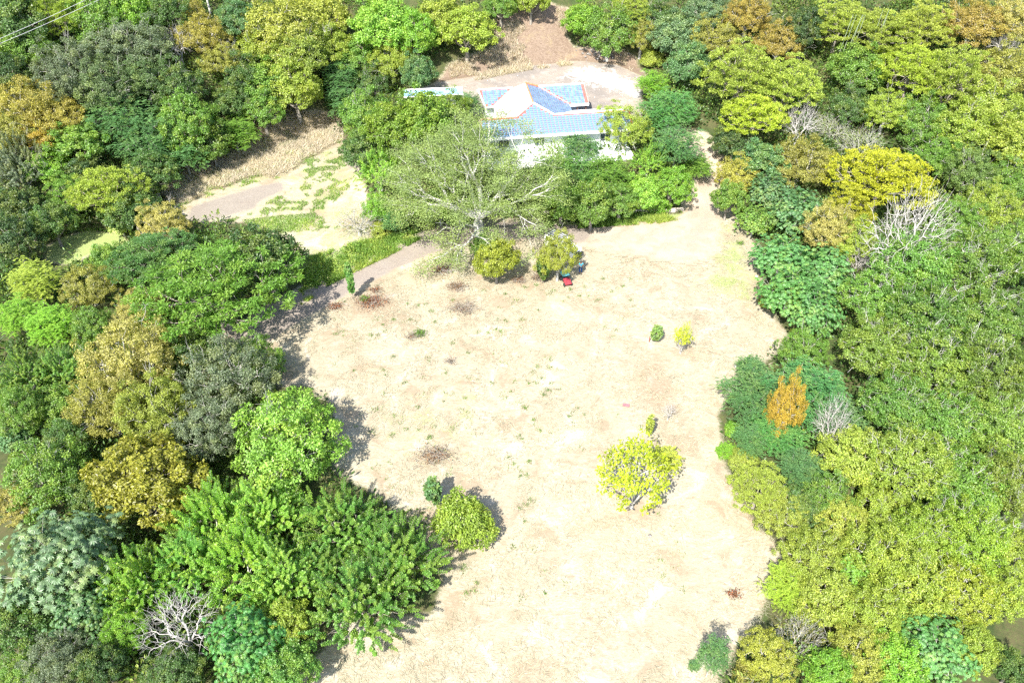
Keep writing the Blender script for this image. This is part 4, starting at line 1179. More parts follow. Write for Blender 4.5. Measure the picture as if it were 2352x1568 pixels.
# ------------------------------------------------------------------ the house
def house():
    YAW = math.radians(8.3); O = Vector((2.8, 99.3, 5.0))
    root = empty("house", O, YAW)
    tag(root, "white house with blue tiled and white sheet roofs on the terrace", "house")
    M['tile'] = plain("blue_glazed_tile", (.13, .22, .33), .28, .5, .14, 2.0)
    M['tilebed'] = plain("red_purlin", (.34, .10, .08), .7, .2, .15, 3)
    M['sheet'] = plain("white_roof_sheet", (.78, .77, .74), .45, .4, .03, 2)
    M['rust'] = plain("rusty_ridge", (.42, .20, .10), .8, .2, .25, 6)
    M['redtrim'] = plain("red_roof_trim", (.62, .28, .24), .6, .3, .15, 6)
    M['wall'] = plain("white_wall", (.72, .76, .76), .8, .2, .04, 2)
    M['fascia'] = plain("white_fascia", (.82, .82, .80), .6, .3, .02, 2)
    M['slab'] = plain("concrete_slab", (.42, .41, .38), .9, .1, .1, 3)
    M['post'] = plain("dark_post", (.10, .06, .05), .6, .3, .1, 4)
    M['greysheet'] = plain("grey_brown_sheet", (.36, .31, .31), .6, .3, .12, 3)
    def box(name, x0, x1, y0, y1, z0, z1, mat, par=root, bev=0):
        bm = bmesh.new(); bmesh.ops.create_cube(bm, size=1)
        for v in bm.verts: v.co = Vector(((x0 + x1) / 2 + v.co.x * (x1 - x0), (y0 + y1) / 2 + v.co.y * (y1 - y0), (z0 + z1) / 2 + v.co.z * (z1 - z0)))
        if bev: bmesh.ops.bevel(bm, geom=bm.edges[:], offset=bev, segments=1, affect='EDGES')
        me = bpy.data.meshes.new(name); bm.to_mesh(me); bm.free()
        return link(name, me, par, mat)
    def poly(name, P, mat, th=.06):
        P = [Vector(p) for p in P]; n = (P[1] - P[0]).cross(P[2] - P[0]).normalized()
        if n.z < 0: n = -n
        k = len(P); V = [p for p in P] + [p - n * th for p in P]
        F = [list(range(k)), list(range(2 * k - 1, k - 1, -1))] + [[i, k + i, k + (i + 1) % k, (i + 1) % k] for i in range(k)]
        me = bpy.data.meshes.new(name); me.from_pydata([tuple(v) for v in V], [], F); me.update()
        return link(name, me, root, mat)
    # heights relative to the terrace
    ze, zm, zr, zfr = 3.1, 5.0, 4.40, 4.16
    yr, yf, yfr, yb, uh = 6.4, -4.9, -2.0, 1.2, 2.43
    zf_ = zm + .42 * yf
    # roof planes (u east, v north)
    FRONT = [(-7.2, yf, zf_), (12.6, yf, zf_), (12.6, yfr, zfr), (uh, yfr, zfr), (0, 0, zm), (-uh, yfr, zfr), (-7.2, yfr, zfr)]
    EAST = [(0, 0, zm), (uh, yfr, zfr), (5.5, yfr, ze), (5.5, 2.9, ze), (1.74, yr, zr), (0, yr, zm)]
    REAR_E = [(1.76, yr, zr + .01), (5.5, 2.9, ze + .01), (8.2, 2.9, ze + .01), (8.2, yr, zr + .01)]
    REAR_W = [(-6.6, yr, zr), (-6.0, 3.5, 3.323), (-4.86, 3.5, 3.323), (-1.76, yr, zr)]
    WEST = [(0, 0, zm), (0, yr, zm), (-1.74, yr, zr), (-4.9, 3.4, 3.31), (-4.9, yfr, 3.31), (-uh, yfr, zfr)]
    FBACK = [(uh + .1, yfr, zfr), (12.6, yfr, zfr), (12.6, yb, ze - .05), (5.6, yb, ze - .05)]
    poly("roof_underlay", FRONT, M['tilebed']); poly("roof_underlay", EAST, M['tilebed']); poly("roof_underlay", REAR_E, M['tilebed'])
    poly("roof_underlay", REAR_W, M['tilebed']); poly("roof_sheet", WEST, M['sheet'], .08); poly("roof_sheet", FBACK, M['sheet'])
    poly("roof_sheet", [(-6.6, yr + .06, zr), (8.2, yr + .06, zr), (8.2, yr + 3, ze), (-6.6, yr + 3, ze)], M['sheet'])
    # corrugation ribs of the white sheet
    m = []
    for i in range(9):
        v = -1.0 + i * .8
        if v < yr - .2:
            vv = max(v, 0.0) if v > 0 else v
            x0 = 0 if v >= 0 else -2.6 * (-v / -yfr if False else abs(v) / abs(yfr))
            x1 = -4.85 if v < 3.3 else -4.85 + (v - 3.3) / (yr - 3.3) * 3.1
            z0 = zm + (zfr - zm) * (abs(x0) / 2.6) if v < 0 else zm
            sl = .345
            z0, z1 = zm + sl * x0, zm + sl * x1
            T = Tubes(); T.add([(x0, v, z0 + .02), (x1, v, z1 + .02)], .035, .035, 4); link("sheet_rib", T.mesh("sheet_rib", M['fascia']), root)
    gs = poly("grey_brown_roof_sheet", [(-2.0, -.6, zm - 2.0 * .345 + .05), (-2.4, 1.9, zm - 2.4 * .345 + .05), (-4.8, 2.9, zm - 4.8 * .345 + .05), (-4.88, -.6, zm - 4.88 * .345 + .05)], M['greysheet'], .03)  # grey brown panel laid over part of the white west slope
    # tiles
    tw, tl = .50, .36
    V = [(-tw * .46, 0, .035), (tw * .46, 0, .035), (tw * .46, tl * .80, .055), (-tw * .46, tl * .80, .055), (-tw * .46, 0, 0), (tw * .46, 0, 0), (tw * .46, tl * .80, 0), (-tw * .46, tl * .80, 0),
         (0, 0, .06), (0, tl * .80, .08)]
    F = [(0, 8, 9, 3), (8, 1, 2, 9), (0, 4, 5, 1, 8), (1, 5, 6, 2), (3, 9, 2, 6, 7), (0, 3, 7, 4)]
    tme = bpy.data.meshes.new("roof_tile"); tme.from_pydata(V, [], F); tme.update(); tme.materials.append(M['tile'])
    Vn = np.array(V); joined = []; single = []
    def inside(pt, P2):
        x, y = pt; c = False; k = len(P2)
        for i in range(k):
            (ax, ay), (bx, by) = P2[i], P2[(i + 1) % k]
            if (ay > y) != (by > y) and x < (bx - ax) * (y - ay) / (by - ay) + ax: c = not c
        return c
    def tiles(P, down, store):
        P = [Vector(p) for p in P]; n = (P[1] - P[0]).cross(P[2] - P[0]).normalized()
        if n.z < 0: n = -n
        ax = Vector(down).cross(n).normalized() if True else None
        dn = n.cross(ax).normalized()
        if dn.z > 0: dn = -dn
        up_ = -dn; e1 = up_.cross(n).normalized()
        o = P[0]; Q = [((p - o).dot(e1), (p - o).dot(up_)) for p in P]
        a0, a1 = min(q[0] for q in Q), max(q[0] for q in Q); b0, b1 = min(q[1] for q in Q), max(q[1] for q in Q)
        j = 0; b = b0 + .03
        while b < b1 - tl * .5:
            a = a0 + tw / 2 + (.0 if j % 2 else 0.0)
            while a < a1:
                if all(inside((a + s * tw * .4, b + t * tl * .75), Q) for s in (-1, 1) for t in (.1, 1)):
                    mt = Matrix((e1, up_, n)).transposed().to_4x4(); mt.translation = o + e1 * a + up_ * b + n * .004
                    store.append(mt)
                a += tw
            b += tl; j += 1
    tiles(FRONT, (0, -1, -.4), single); 
    tiles(REAR_E, (0, -1, -.4), joined); tiles(EAST, (1, 0, -.4), joined); tiles(REAR_W, (0, -1, -.4), joined)
    single.sort(key=lambda mm: abs(mm.translation.x - 4))
    for mm in single[:295]:
        t = link("roof_tile", tme, root); t.matrix_local = mm
    joined += single[295:]
    VV, FF3, n = [], {4: [], 5: []}, 0
    for mm in joined:
        A_ = np.array(mm); VV.append(Vn @ A_[:3, :3].T + A_[:3, 3])
        for f in F: FF3[len(f)].append([i + n for i in f])
        n += len(V)
    jt = link("roof_tiles", np_mesh("roof_tiles", np.concatenate(VV), [np.array(FF3[4]), np.array(FF3[5])], M['tile']), root); jt["kind"] = "stuff"
    # ridge and hip caps
    def cap(a, b, mat, r=.10):
        T = Tubes(); T.add([a, b], r, r, 6); link("ridge_cap", T.mesh("ridge_cap", mat), root)
    cap((0, 0, zm + .04), (0, yr, zm + .04), M['rust'], .13); cap((0, yr, zm + .04), (1.8, yr, zr + .05), M['rust'], .12)
    cap((0, 0, zm + .04), (uh, yfr, zfr + .04), M['fascia'], .13); cap((0, 0, zm + .04), (-uh, yfr, zfr + .04), M['redtrim'])
    cap((uh, yfr, zfr + .04), (12.6, yfr, zfr + .04), M['fascia'], .12); cap((uh, yfr - .16, zfr + .0), (12.6, yfr + .16, zfr + .0), M['redtrim'], .07)
    cap((-uh, yfr, zfr + .04), (-7.2, yfr, zfr + .04), M['redtrim'])
    cap((1.75, yr, zr + .02), (5.5, 2.9, ze + .1), M['redtrim'], .09); cap((-1.8, yr, zr + .02), (-4.86, 3.5, 3.36), M['redtrim'], .08)
    cap((1.8, yr, zr + .04), (8.2, yr, zr + .04), M['fascia'], .10); cap((-6.6, yr, zr + .04), (-1.8, yr, zr + .04), M['fascia'], .10)
    cap((8.2, yr, zr + .02), (8.2, 2.9, ze + .1), M['redtrim'], .06); cap((-6.6, yr, zr + .02), (-6.0, 3.5, 3.36), M['fascia'], .09)
    # fascias
    box("fascia", -7.25, 12.65, yf - .10, yf + .02, zf_ - .32, zf_ + .02, M['fascia'])
    box("fascia", 5.2, 8.25, 2.78, 2.9, ze - .28, ze + .04, M['fascia'])
    box("fascia", -6.05, -4.8, 3.40, 3.5, 3.1, 3.34, M['fascia'])
    # walls
    box("wall", -6.7, 12.1, yf + .9, yfr + 1.6, -.6, zf_ - .02, M['wall'])
    box("wall", -4.3, 4.9, yfr + 1.6, yr - .4, -.6, ze - .12, M['wall'])
    box("wall", -5.6, 4.9, 4.2, yr + 2.4, -.6, ze - .05, M['wall'])
    M['glass'] = plain("dark_window_glass", (.05, .07, .09), .1, .6, .1, 2)
    for x in (-4.5, .2, 4.6, 9.0):
        w = box("window", x - .75, x + .75, yf + .82, yf + .9, 1.0, 2.1, M['fascia']); 
        p = box("pane", x - .65, x - .04, yf + .80, yf + .818, 1.08, 2.02, M['glass'], w); p = box("pane", x + .04, x + .65, yf + .80, yf + .818, 1.08, 2.02, M['glass'], w)
    box("porch_floor", 4.95, 8.0, 1.6, yr + 2.2, -.5, .12, M['slab'])
    for (x, y) in ((7.9, 3.1), (6.7, 3.1), (7.9, yr + 2.0)): box("porch_post", x - .09, x + .09, y - .09, y + .09, .12, ze + .0, M['post'])
    box("front_apron", -6.9, 12.3, yf - 1.7, yf + .895, -.7, .06, M['fascia'])
house()

def sheetshed():
    a, b = at(927, 216, 2.6), at(1063, 209, 2.6)
    c = (a + b) / 2; L = (b - a).length; yaw = math.atan2(b.y - a.y, b.x - a.x)
    root = empty("sheet_shed", (c.x, c.y, gz(c.x, c.y)), yaw)
    tag(root, "long low shed with pale blue sheet roof left of the house", "shed")
    M['bluesheet'] = plain("blue_sheet", (.24, .42, .58), .4, .4, .1, 2)
    bm = bmesh.new(); n = 34
    rows = []
    for i in range(n * 2 + 1):
        x = -L / 2 + i * L / (2 * n); z = .03 if i % 2 else 0
        rows.append((bm.verts.new((x, -.35, 2.3 + z)), bm.verts.new((x, 1.0, 2.6 + z))))
    for p, q in zip(rows[:-1], rows[1:]): bm.faces.new((p[0], q[0], q[1], p[1]))
    r = bmesh.ops.extrude_face_region(bm, geom=bm.faces[:]); bmesh.ops.translate(bm, vec=(0, 0, -.05), verts=[v for v in r['geom'] if isinstance(v, bmesh.types.BMVert)])
    me = bpy.data.meshes.new("roof"); bm.to_mesh(me); bm.free(); link("roof", me, root, M['bluesheet'])
    T = Tubes(); T.add([(-L / 2, 1.0, 2.72), (L / 2, 1.0, 2.72)], .09, .09, 6); link("ridge_cap", T.mesh("ridge_cap", M['fascia']), root)
    T = Tubes(); T.add([(-L / 2, -.4, 2.27), (L / 2, -.4, 2.27)], .07, .07, 6); link("gutter", T.mesh("gutter", M['fascia']), root)
    for i in range(5):
        x = -L / 2 + .2 + i * (L - .4) / 4
        T = Tubes(); T.add([(x, -.25, -.3), (x, -.25, 2.27)], .06, .06, 6); link("post", T.mesh("post", M['post']), root)
    bm = bmesh.new(); bmesh.ops.create_cube(bm, size=1)
    for v in bm.verts: v.co = Vector((v.co.x * (L - .3), .85 + v.co.y * .12, 1.0 + v.co.z * 3.0))
    me = bpy.data.meshes.new("wall"); bm.to_mesh(me); bm.free(); link("wall", me, root, M['wall'])
sheetshed()

# low retaining wall above the road: course of concrete blocks
def low_wall():
    pts = [at(x, y) for x, y in [(1248, 493), (1330, 490), (1410, 490), (1490, 488), (1570, 486)]]
    root = empty("retaining_wall", pts[0]); tag(root, "low pale concrete wall along the grass strip above the yard", "wall")
    mat = plain("old_concrete", (.46, .40, .34), .95, .1, .15, 3, bump=.5)
    bm = bmesh.new(); bmesh.ops.create_cube(bm, size=1); bmesh.ops.bevel(bm, geom=bm.edges[:], offset=.04, segments=1, affect='EDGES')
    me = bpy.data.meshes.new("block"); bm.to_mesh(me); bm.free(); me.materials.append(mat)
    for a, b in zip(pts[:-1], pts[1:]):
        n = max(1, round((b - a).length / .9))
        for i in range(n):
            p = a.lerp(b, (i + .5) / n); o = link("block", me, root); o.location = p - pts[0] + Vector((0, RNG.uniform(-.03, .03), .18 + RNG.uniform(-.03, .03)))
            o.scale = ((b - a).length / n - .03, .3, .62); o.rotation_euler = (0, 0, math.atan2(b.y - a.y, b.x - a.x) + RNG.uniform(-.03, .03))
low_wall()

# ------------------------------------------------------------------ power line
def powerline():
    M['wire'] = plain("wire", (.42, .42, .42), .5, .4, .05, 3, metallic=.3)
    M['pole'] = plain("pole_concrete", (.50, .48, .44), .9, .1, .12, 4)
    p = at(484, 34, 0); root = empty("utility_pole", p); tag(root, "pale utility pole on the top edge of the left slope", "pole")
    T = Tubes(); T.add([(0, 0, -.5), (0, 0, 9.5)], .16, .11, 8); link("shaft", T.mesh("shaft", M['pole']), root)
    T = Tubes(); T.add([(-1.1, 0, 9.0), (1.1, 0, 9.0)], .06, .06, 6); link("crossarm", T.mesh("crossarm", M['pole']), root)
    for x in (-1, 0, 1):
        T = Tubes(); T.add([(x, 0, 9.0), (x, 0, 9.3)], .05, .035, 6); link("insulator", T.mesh("insulator", M['fascia']), root)
    q = Vector((-98, 66, gz(-98, 66)))
    for i, (off, lab) in enumerate(((0.9, "upper overhead power wire crossing the top left trees"), (-0.9, "lower overhead power wire crossing the top left trees"))):
        a = Vector(p) + Vector((off, 0, 9.3)); b = q + Vector((off * 1.6, off * 2.5, 15))
        pts = []
        for t in np.linspace(0, 1, 30):
            v = a.lerp(b, t); v.z -= 5.0 * 4 * t * (1 - t) * .5; pts.append(tuple(v))
        T = Tubes(); T.add(pts, .03, .03, 4); o = link("overhead_wire", T.mesh("overhead_wire", M['wire'])); tag(o, lab, "wire", "overhead wires")
    root = empty("utility_pole", q); tag(root, "utility pole beyond the left edge carrying the wires", "pole")
    T = Tubes(); T.add([(0, 0, -.5), (0, 0, 15.2)], .2, .12, 8); link("shaft", T.mesh("shaft", M['pole']), root)
    T = Tubes(); T.add([(-1.5, -2.3, 15), (1.5, 2.3, 15)], .06, .06, 6); link("crossarm", T.mesh("crossarm", M['pole']), root)
powerline()

# ------------------------------------------------------------------ white four wheel drive
def bm_obj(name, fn, par, mat, smooth=False):
    bm = bmesh.new(); fn(bm); me = bpy.data.meshes.new(name); bmesh.ops.recalc_face_normals(bm, faces=bm.faces[:]); bm.to_mesh(me); bm.free()
    if smooth: me.polygons.foreach_set("use_smooth", [True] * len(me.polygons))
    return link(name, me, par, mat)
def add_box(bm, x0, x1, y0, y1, z0, z1, bev=0.0, taper=0.0):
    r = bmesh.ops.create_cube(bm, size=1)
    for v in r['verts']:
        tx = taper if v.co.z > 0 else 0
        v.co = Vector(((x0 + x1) / 2 + v.co.x * (x1 - x0 - 2 * tx), (y0 + y1) / 2 + v.co.y * (y1 - y0 - 2 * tx), (z0 + z1) / 2 + v.co.z * (z1 - z0)))
    if bev:
        es = set(); [es.update(v.link_edges) for v in r['verts']]
        bmesh.ops.bevel(bm, geom=list(es), offset=bev, segments=2, affect='EDGES')
def prism(bm, prof, y0, y1):
    a = [bm.verts.new((x, y0, z)) for x, z in prof]; b = [bm.verts.new((x, y1, z)) for x, z in prof]
    bm.faces.new(a); bm.faces.new(b[::-1])
    for i in range(len(prof)): j = (i + 1) % len(prof); bm.faces.new((a[i], b[i], b[j], a[j]))
def car():
    r, f = at(1268, 553, .9), at(1318, 578, .9); c = (r + f) / 2
    yaw = math.atan2(f.y - r.y, f.x - r.x)
    root = empty("parked_car", (c.x, c.y, gz(c.x, c.y) + .07), yaw)
    tag(root, "white four wheel drive with roof rack parked under the olive tree", "car")
    paint = plain("white_paint", (.80, .80, .80), .3, .5, .02, 1); glass = plain("car_glass", (.02, .025, .03), .08, .6, .1, 1)
    black = plain("black_plastic", (.025, .025, .028), .55, .3, .1, 5); tyre = plain("tyre_rubber", (.03, .03, .03), .8, .2, .1, 6)
    steel = plain("rim_steel", (.45, .45, .46), .4, .5, .05, 5, metallic=.6); lamp = plain("lamp_glass", (.8, .8, .75), .15, .6, .02, 3); red = plain("tail_lamp", (.4, .02, .02), .2, .5, .05, 3)
    W = .88
    def body(bm):
        prism(bm, [(-2.2, .55), (-1.75, .5), (-1.7, .72), (-1.55, .86), (-1.05, .86), (-.9, .72), (-.85, .5), (.95, .5), (1.0, .72), (1.15, .86), (1.65, .86), (1.8, .72), (1.85, .5), (2.2, .58),
                   (2.22, 1.05), (2.1, 1.13), (.85, 1.22), (.45, 1.22), (-2.25, 1.22)], -W, W)
    b = bm_obj("body", body, root, paint)
    def cabin(bm):
        prof = [(-2.24, 1.22), (.72, 1.22), (.28, 1.92), (.1, 1.98), (-2.1, 1.98), (-2.2, 1.9)]
        vs = []
        for y, s in ((-W, 1), (W, 1)):
            vs.append([bm.verts.new((x, y * (1 if z < 1.5 else .90), z)) for x, z in prof])
        bm.faces.new(vs[0]); bm.faces.new(vs[1][::-1])
        for i in range(6): j = (i + 1) % 6; bm.faces.new((vs[0][i], vs[1][i], vs[1][j], vs[0][j]))
    bm_obj("cabin", cabin, root, paint)
    def side(x0, x1, s, top_cut=0.0):
        def fn(bm):
            z0, z1 = 1.30, 1.80
            def Y(z): return s * (W - (W * .10) * (z - 1.22) / .72 + .012)
            vv = [(x0, Y(z0), z0), (x1, Y(z0), z0), (x1 - top_cut, Y(z1), z1), (x0, Y(z1), z1)]
            a = [bm.verts.new(v) for v in vv]; q = [bm.verts.new((v[0], v[1] - s * .02, v[2])) for v in vv]
            bm.faces.new(a); bm.faces.new(q[::-1])
            for i in range(4): bm.faces.new((a[i], q[i], q[(i + 1) % 4], a[(i + 1) % 4]))
        bm_obj("side_window", fn, root, glass)
    for s in (-1, 1):
        side(-2.05, -1.0, s); side(-.88, -.28, s); side(-.18, .55, s, .33)
    def ws(bm):
        a = [bm.verts.new(v) for v in ((.68, -.78, 1.30), (.68, .78, 1.30), (.335, .72, 1.86), (.335, -.72, 1.86))]; bm.faces.new(a)
        r = bmesh.ops.extrude_face_region(bm, geom=bm.faces[:]); bmesh.ops.translate(bm, vec=(.02, 0, .012), verts=[v for v in r['geom'] if isinstance(v, bmesh.types.BMVert)])
    bm_obj("windscreen", ws, root, glass)
    bm_obj("rear_window", lambda bm: add_box(bm, -2.262, -2.235, -.6, .6, 1.32, 1.78), root, glass)
    bm_obj("bonnet", lambda bm: add_box(bm, .92, 2.08, -.70, .70, 1.15, 1.24, .03), root, paint)
    bm_obj("front_bumper", lambda bm: add_box(bm, 2.15, 2.38, -.86, .86, .45, .68, .03), root, black)
    bm_obj("rear_bumper", lambda bm: add_box(bm, -2.42, -2.22, -.86, .86, .48, .66, .03), root, black)
    bm_obj("grille", lambda bm: add_box(bm, 2.205, 2.235, -.42, .42, .75, 1.0), root, black)
    for s in (-1, 1):
        bm_obj("headlight", lambda bm: add_box(bm, 2.205, 2.245, s * .66 - .13, s * .66 + .13, .76, .98, .02), root, lamp)
        bm_obj("tail_light", lambda bm: add_box(bm, -2.285, -2.245, s * .76 - .07, s * .76 + .07, .8, 1.08, .01), root, red)
        bm_obj("mirror", lambda bm: add_box(bm, .42, .56, s * 1.0 - .10, s * 1.0 + .10, 1.28, 1.50, .02), root, black)
        for x in (-1.3, 1.4):
            def wheel(bm, rr, y0, y1):
                m = bmesh.ops.create_cone(bm, cap_ends=True, segments=20, radius1=rr, radius2=rr, depth=y1 - y0)
                for v in m['verts']: v.co = Vector((x + v.co.x, s * (W - .12) + v.co.z, .39 + v.co.y))
            w = bm_obj("tyre", lambda bm: wheel(bm, .39, 0, .26), root, tyre)
            bm_obj("rim", lambda bm: wheel(bm, .22, 0, .275), w, steel)
            # dark arch over the wheel
    bm_obj("underbody", lambda bm: add_box(bm, -2.0, 2.0, -.7, .7, .34, .56), root, black)
    def spare(bm):
        m = bmesh.ops.create_cone(bm, cap_ends=True, segments=20, radius1=.37, radius2=.37, depth=.22)
        for v in m['verts']: v.co = Vector((-2.38 + v.co.z, .25 + v.co.x, 1.0 + v.co.y))
    bm_obj("spare_wheel", spare, root, tyre)
    rack = bm_obj("roof_rack", lambda bm: (add_box(bm, -2.05, .15, -.80, -.76, 2.08, 2.14), add_box(bm, -2.05, .15, .76, .80, 2.08, 2.14), add_box(bm, .11, .15, -.76, .76, 2.08, 2.14), add_box(bm, -2.05, -2.01, -.76, .76, 2.08, 2.14),
        add_box(bm, -2.0, -1.94, -.80, -.74, 1.9, 2.08), add_box(bm, -.9, -.84, -.80, -.74, 1.9, 2.08), add_box(bm, .05, .11, -.80, -.74, 1.9, 2.08), add_box(bm, -2.0, -1.94, .74, .80, 1.9, 2.08), add_box(bm, .05, .11, .74, .80, 1.9, 2.08)), root, black)
    for i in range(9):
        y = -.68 + i * .17
        bm_obj("rack_slat", lambda bm: add_box(bm, -2.01, .11, y - .035, y + .035, 2.09, 2.12), rack, black if i % 2 == 0 else steel)
car()

# ------------------------------------------------------------------ person
def person():
    p = at(1333, 628); root = empty("person", (p.x, p.y, gz(p.x, p.y) + .01), 0.0)
    tag(root, "person in turquoise shirt and blue jeans standing right of the olive tree, looking down", "person")
    skin = plain("skin", (.20, .11, .07), .6, .3, .06, 8); shirt = plain("turquoise_shirt", (.0, .42, .62), .8, .1, .08, 9); jeans = plain("blue_jeans", (.02, .06, .20), .85, .1, .2, 12)
    hair = plain("black_hair", (.012, .010, .010), .6, .3, .2, 20); shoe = plain("dark_shoe", (.03, .025, .02), .6, .3, .1, 10); white = plain("white_hem", (.75, .75, .75), .8, .1, .02, 8); dark = plain("controller_grey", (.08, .08, .09), .4, .4, .05, 6)
    def skinned(name, verts, edges, radii, mat, rootv=0, par=root, sub=2):
        me = bpy.data.meshes.new(name); me.from_pydata(verts, edges, []); me.update()
        o = link(name, me, par, mat); sk = o.modifiers.new("skin", 'SKIN'); 
        for i, rr in enumerate(radii):
            v = me.skin_vertices[0].data[i]; v.radius = (rr, rr) if not isinstance(rr, tuple) else rr; v.use_root = (i == rootv)
        o.modifiers.new("sub", 'SUBSURF').levels = sub; o.modifiers["sub"].render_levels = sub
        sk.use_smooth_shade = True
        return o
    # faces the camera (-Y); both hands in front of the belly, head bowed
    V = [(0, 0, .95), (0, .0, 1.12), (0, .01, 1.30), (0, .02, 1.44), (0, -.01, 1.53), (0, -.05, 1.62), (0, -.06, 1.71),
         (-.19, .02, 1.42), (-.28, .0, 1.17), (-.14, -.24, 1.10), (.19, .02, 1.42), (.28, .0, 1.17), (.14, -.24, 1.10),
         (-.10, 0, .90), (-.12, -.01, .50), (-.13, .02, .10), (-.14, -.12, .05), (.10, 0, .90), (.12, -.01, .50), (.13, .02, .10), (.14, -.12, .05)]
    E = [(0,1),(1,2),(2,3),(3,4),(4,5),(5,6),(3,7),(7,8),(8,9),(3,10),(10,11),(11,12),(0,13),(13,14),(14,15),(15,16),(0,17),(17,18),(18,19),(19,20)]
    Rr = [(.15,.11),(.14,.105),(.16,.11),(.12,.09),(.055,.06),(.085,.10),(.075,.09),.07,.042,.032,.07,.042,.032,.09,.06,.042,.04,.09,.06,.042,.04]
    body = skinned("body", V, E, Rr, skin)
    # shirt and trousers as their own slightly larger surfaces
    skinned("shirt", [V[0][:2] + (.98,), V[1], V[2], V[3], V[7], (-.25, .01, 1.28), V[10], (.25, .01, 1.28), (0, .0, 1.47)], [(0,1),(1,2),(2,3),(3,4),(4,5),(3,6),(6,7),(3,8)],
            [(.175,.13),(.165,.125),(.18,.13),(.15,.11),.085,.075,.085,.075,.08], shirt)
    skinned("trousers", [V[0], V[13], V[14], (-.13, .02, .14), V[17], V[18], (.13, .02, .14)], [(0,1),(1,2),(2,3),(0,4),(4,5),(5,6)], [(.16,.12),.105,.078,.065,.105,.078,.065], jeans)
    skinned("shirt_hem", [(-.13, -.02, .93), (0, -.02, .93), (.13, -.02, .93)], [(0,1),(1,2)], [(.07,.125)] * 3, white, 1, root, 1)
    skinned("hair", [(0, -.02, 1.68), (0, -.035, 1.755)], [(0,1)], [(.098,.112),(.07,.085)], hair)
    for s in (-1, 1):
        skinned("shoe", [(s * .13, .05, .045), (s * .145, -.18, .04)], [(0,1)], [.055,.045], shoe, 0, root, 1)
        # hand: palm with four fingers and a thumb round the controller
        w = Vector((s * .14, -.24, 1.10)); pv = w + Vector((-s * .05, -.05, 0))
        vs, es, rs = [tuple(w), tuple(pv)], [(0, 1)], [.028, .034]
        for i in range(4):
            bs = pv + Vector((-s * .01, -.02 + .0 * i, .03 - .02 * i)); l = (.035, .04, .038, .03)[i]
            k = len(vs); vs += [tuple(bs), tuple(bs + Vector((-s * l * .7, -l * .5, 0))), tuple(bs + Vector((-s * l * 1.4, -l * .1, -.005)))]; es += [(1, k), (k, k + 1), (k + 1, k + 2)]; rs += [.010, .009, .008]
        k = len(vs); vs += [tuple(pv + Vector((-s * .01, .02, .035))), tuple(pv + Vector((-s * .045, .01, .05)))]; es += [(1, k), (k, k + 1)]; rs += [.011, .009]
        skinned("hand", vs, es, rs, skin, 1, root, 1)
    face = Vector((0, -.135, 1.64))
    eye = plain("eye", (.6, .6, .6), .3, .5, .02, 5)
    for s in (-1, 1):
        skinned("eye", [(s * .032, -.128, 1.655), (s * .032, -.134, 1.655)], [(0,1)], [.012, .010], eye, 0, root, 1)
        skinned("ear", [(s * .088, -.04, 1.635), (s * .096, -.035, 1.66)], [(0,1)], [.014, .016], skin, 0, root, 1)
    skinned("nose", [(0, -.135, 1.645), (0, -.155, 1.615)], [(0,1)], [.010, .015], skin, 0, root, 1)
    skinned("mouth", [(-.022, -.137, 1.585), (.022, -.137, 1.585)], [(0,1)], [.006, .006], plain("lips", (.25, .08, .06), .5, .3, .05, 5), 0, root, 1)
    c = empty("remote_controller", (p.x, p.y - .30, gz(p.x, p.y) + 1.11)); tag(c, "small dark remote control held by the person in turquoise", "remote control")
    bm_obj("casing", lambda bm: add_box(bm, -.09, .09, -.05, .05, -.02, .02, .012), c, dark)
    for s in (-1, 1): bm_obj("stick", lambda bm: add_box(bm, s * .05 - .006, s * .05 + .006, -.006, .006, .02, .045), c, dark)
person()

# ------------------------------------------------------------------ the small cart with a teal cover
def cart():
    p = at(1300, 650); root = empty("small_cart", (p.x, p.y, gz(p.x, p.y)), math.radians(18))
    tag(root, "small red cart with a teal cover at the foot of the olive tree", "cart")
    teal = plain("teal_cover", (.10, .33, .36), .4, .4, .25, 5); red = plain("dark_red_paint", (.26, .03, .04), .45, .4, .15, 5); dark = plain("dark_frame", (.03, .03, .035), .6, .3, .1, 5); rub = plain("cart_rubber", (.03, .03, .03), .85, .2, .1, 5)
    bm_obj("cover", lambda bm: add_box(bm, -.46, .46, -.05, .95, 1.02, 1.10, .03), root, teal)
    for x in (-.42, .42):
        for y in (0, .88): bm_obj("post", lambda bm: add_box(bm, x - .02, x + .02, y - .02, y + .02, .3, 1.02), root, dark)
    bm_obj("tray", lambda bm: add_box(bm, -.42, .42, .0, .9, .28, .45, .02), root, dark)
    def hood(bm): prism(bm, [(-.80, .32), (.02, .32), (.02, .72), (-.35, .62), (-.80, .42)], -.38, .38)
    h = bm_obj("hood", hood, root, red); h.rotation_euler = (0, 0, math.pi / 2)
    for x in (-.44, .44):
        for y in (-.55, .7):
            def wh(bm):
                m = bmesh.ops.create_cone(bm, cap_ends=True, segments=16, radius1=.21, radius2=.21, depth=.12)
                for v in m['verts']: v.co = Vector((x + v.co.z, y + v.co.x, .21 + v.co.y))
            bm_obj("wheel", wh, root, rub)
cart()

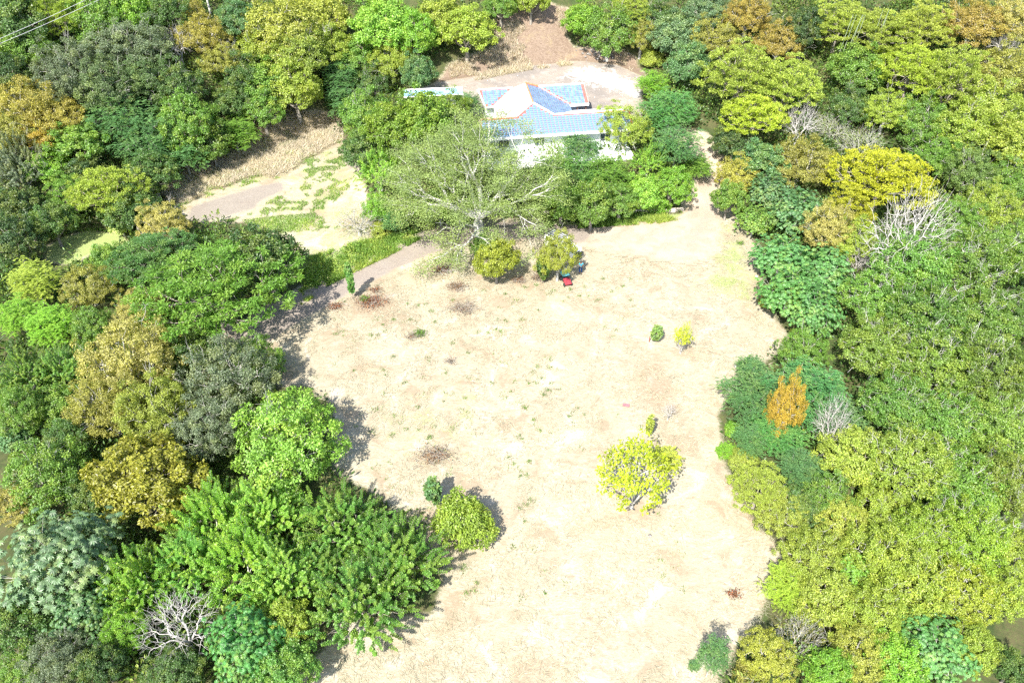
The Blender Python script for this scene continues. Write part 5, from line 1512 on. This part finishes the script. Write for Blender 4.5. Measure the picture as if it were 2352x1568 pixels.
# small things in the clearing
def small():
    red = plain("faded_red_board", (.38, .12, .13), .7, .2, .1, 5)
    p = at(1438, 931); r = empty("red_board", (p.x, p.y, gz(p.x, p.y) + .05), math.radians(-12)); tag(r, "faded red board lying flat in the clearing above the open tree", "board")
    bm_obj("panel", lambda bm: add_box(bm, -.33, .33, -.2, .2, 0, .04, .01), r, red); bm_obj("batten", lambda bm: add_box(bm, .24, .30, -.19, .19, .041, .07), r, red)
    rust = plain("rusty_iron", (.30, .09, .05), .9, .2, .25, 9)
    p = at(1491, 785); T = Tubes(); T.add([(p.x, p.y, p.z - .1), (p.x, p.y, p.z + .75)], .05, .045, 6)
    o = link("rusty_stake", T.mesh("rusty_stake", rust)); tag(o, "short rusty stake left of the small grey green sapling", "stake")
    wood = plain("dry_stick", (.45, .38, .25), .9, .1, .1, 5)
    p = at(1278, 1300); T = Tubes(); T.add(curve((p.x - .35, p.y + .1, p.z + .12), (p.x + .1, p.y + .02, p.z + .08), .05, 4), .03, .02, 5); T.add([(p.x + .1, p.y + .02, p.z + .08), (p.x + .06, p.y - .3, p.z + .03)], .035, .02, 5)
    o = link("dry_stick", T.mesh("dry_stick", wood)); tag(o, "bent dry stick lying alone in the lower middle of the clearing", "stick")
    for (px, py, lab) in [(1738, 635, "small white stone on the grass left of the hand leaved trees"), (2600/1.7415+0, 1230, "grey stone just below the open tree"), (1785, 1310, "white stone at the clearing's lower right edge"), (1805, 1012, "white rag like stone on the straw by the feathery trees")]:
        if px == 1805: px, py = 1690, 842
        p = at(px, py)
        bm = bmesh.new(); bmesh.ops.create_icosphere(bm, subdivisions=2, radius=.17)
        for v in bm.verts: v.co = v.co * RNG.uniform(.8, 1.15); v.co.z *= .6
        me = bpy.data.meshes.new("stone"); bm.to_mesh(me); bm.free(); o = link("stone", me, None, M['stone_white'] if 'grey' not in lab else M['stone']); o.location = (p.x, p.y, p.z + .05)
        tag(o, lab, "stone")
small()
print("TRIS", sum(len(m.polygons) for m in bpy.data.meshes))
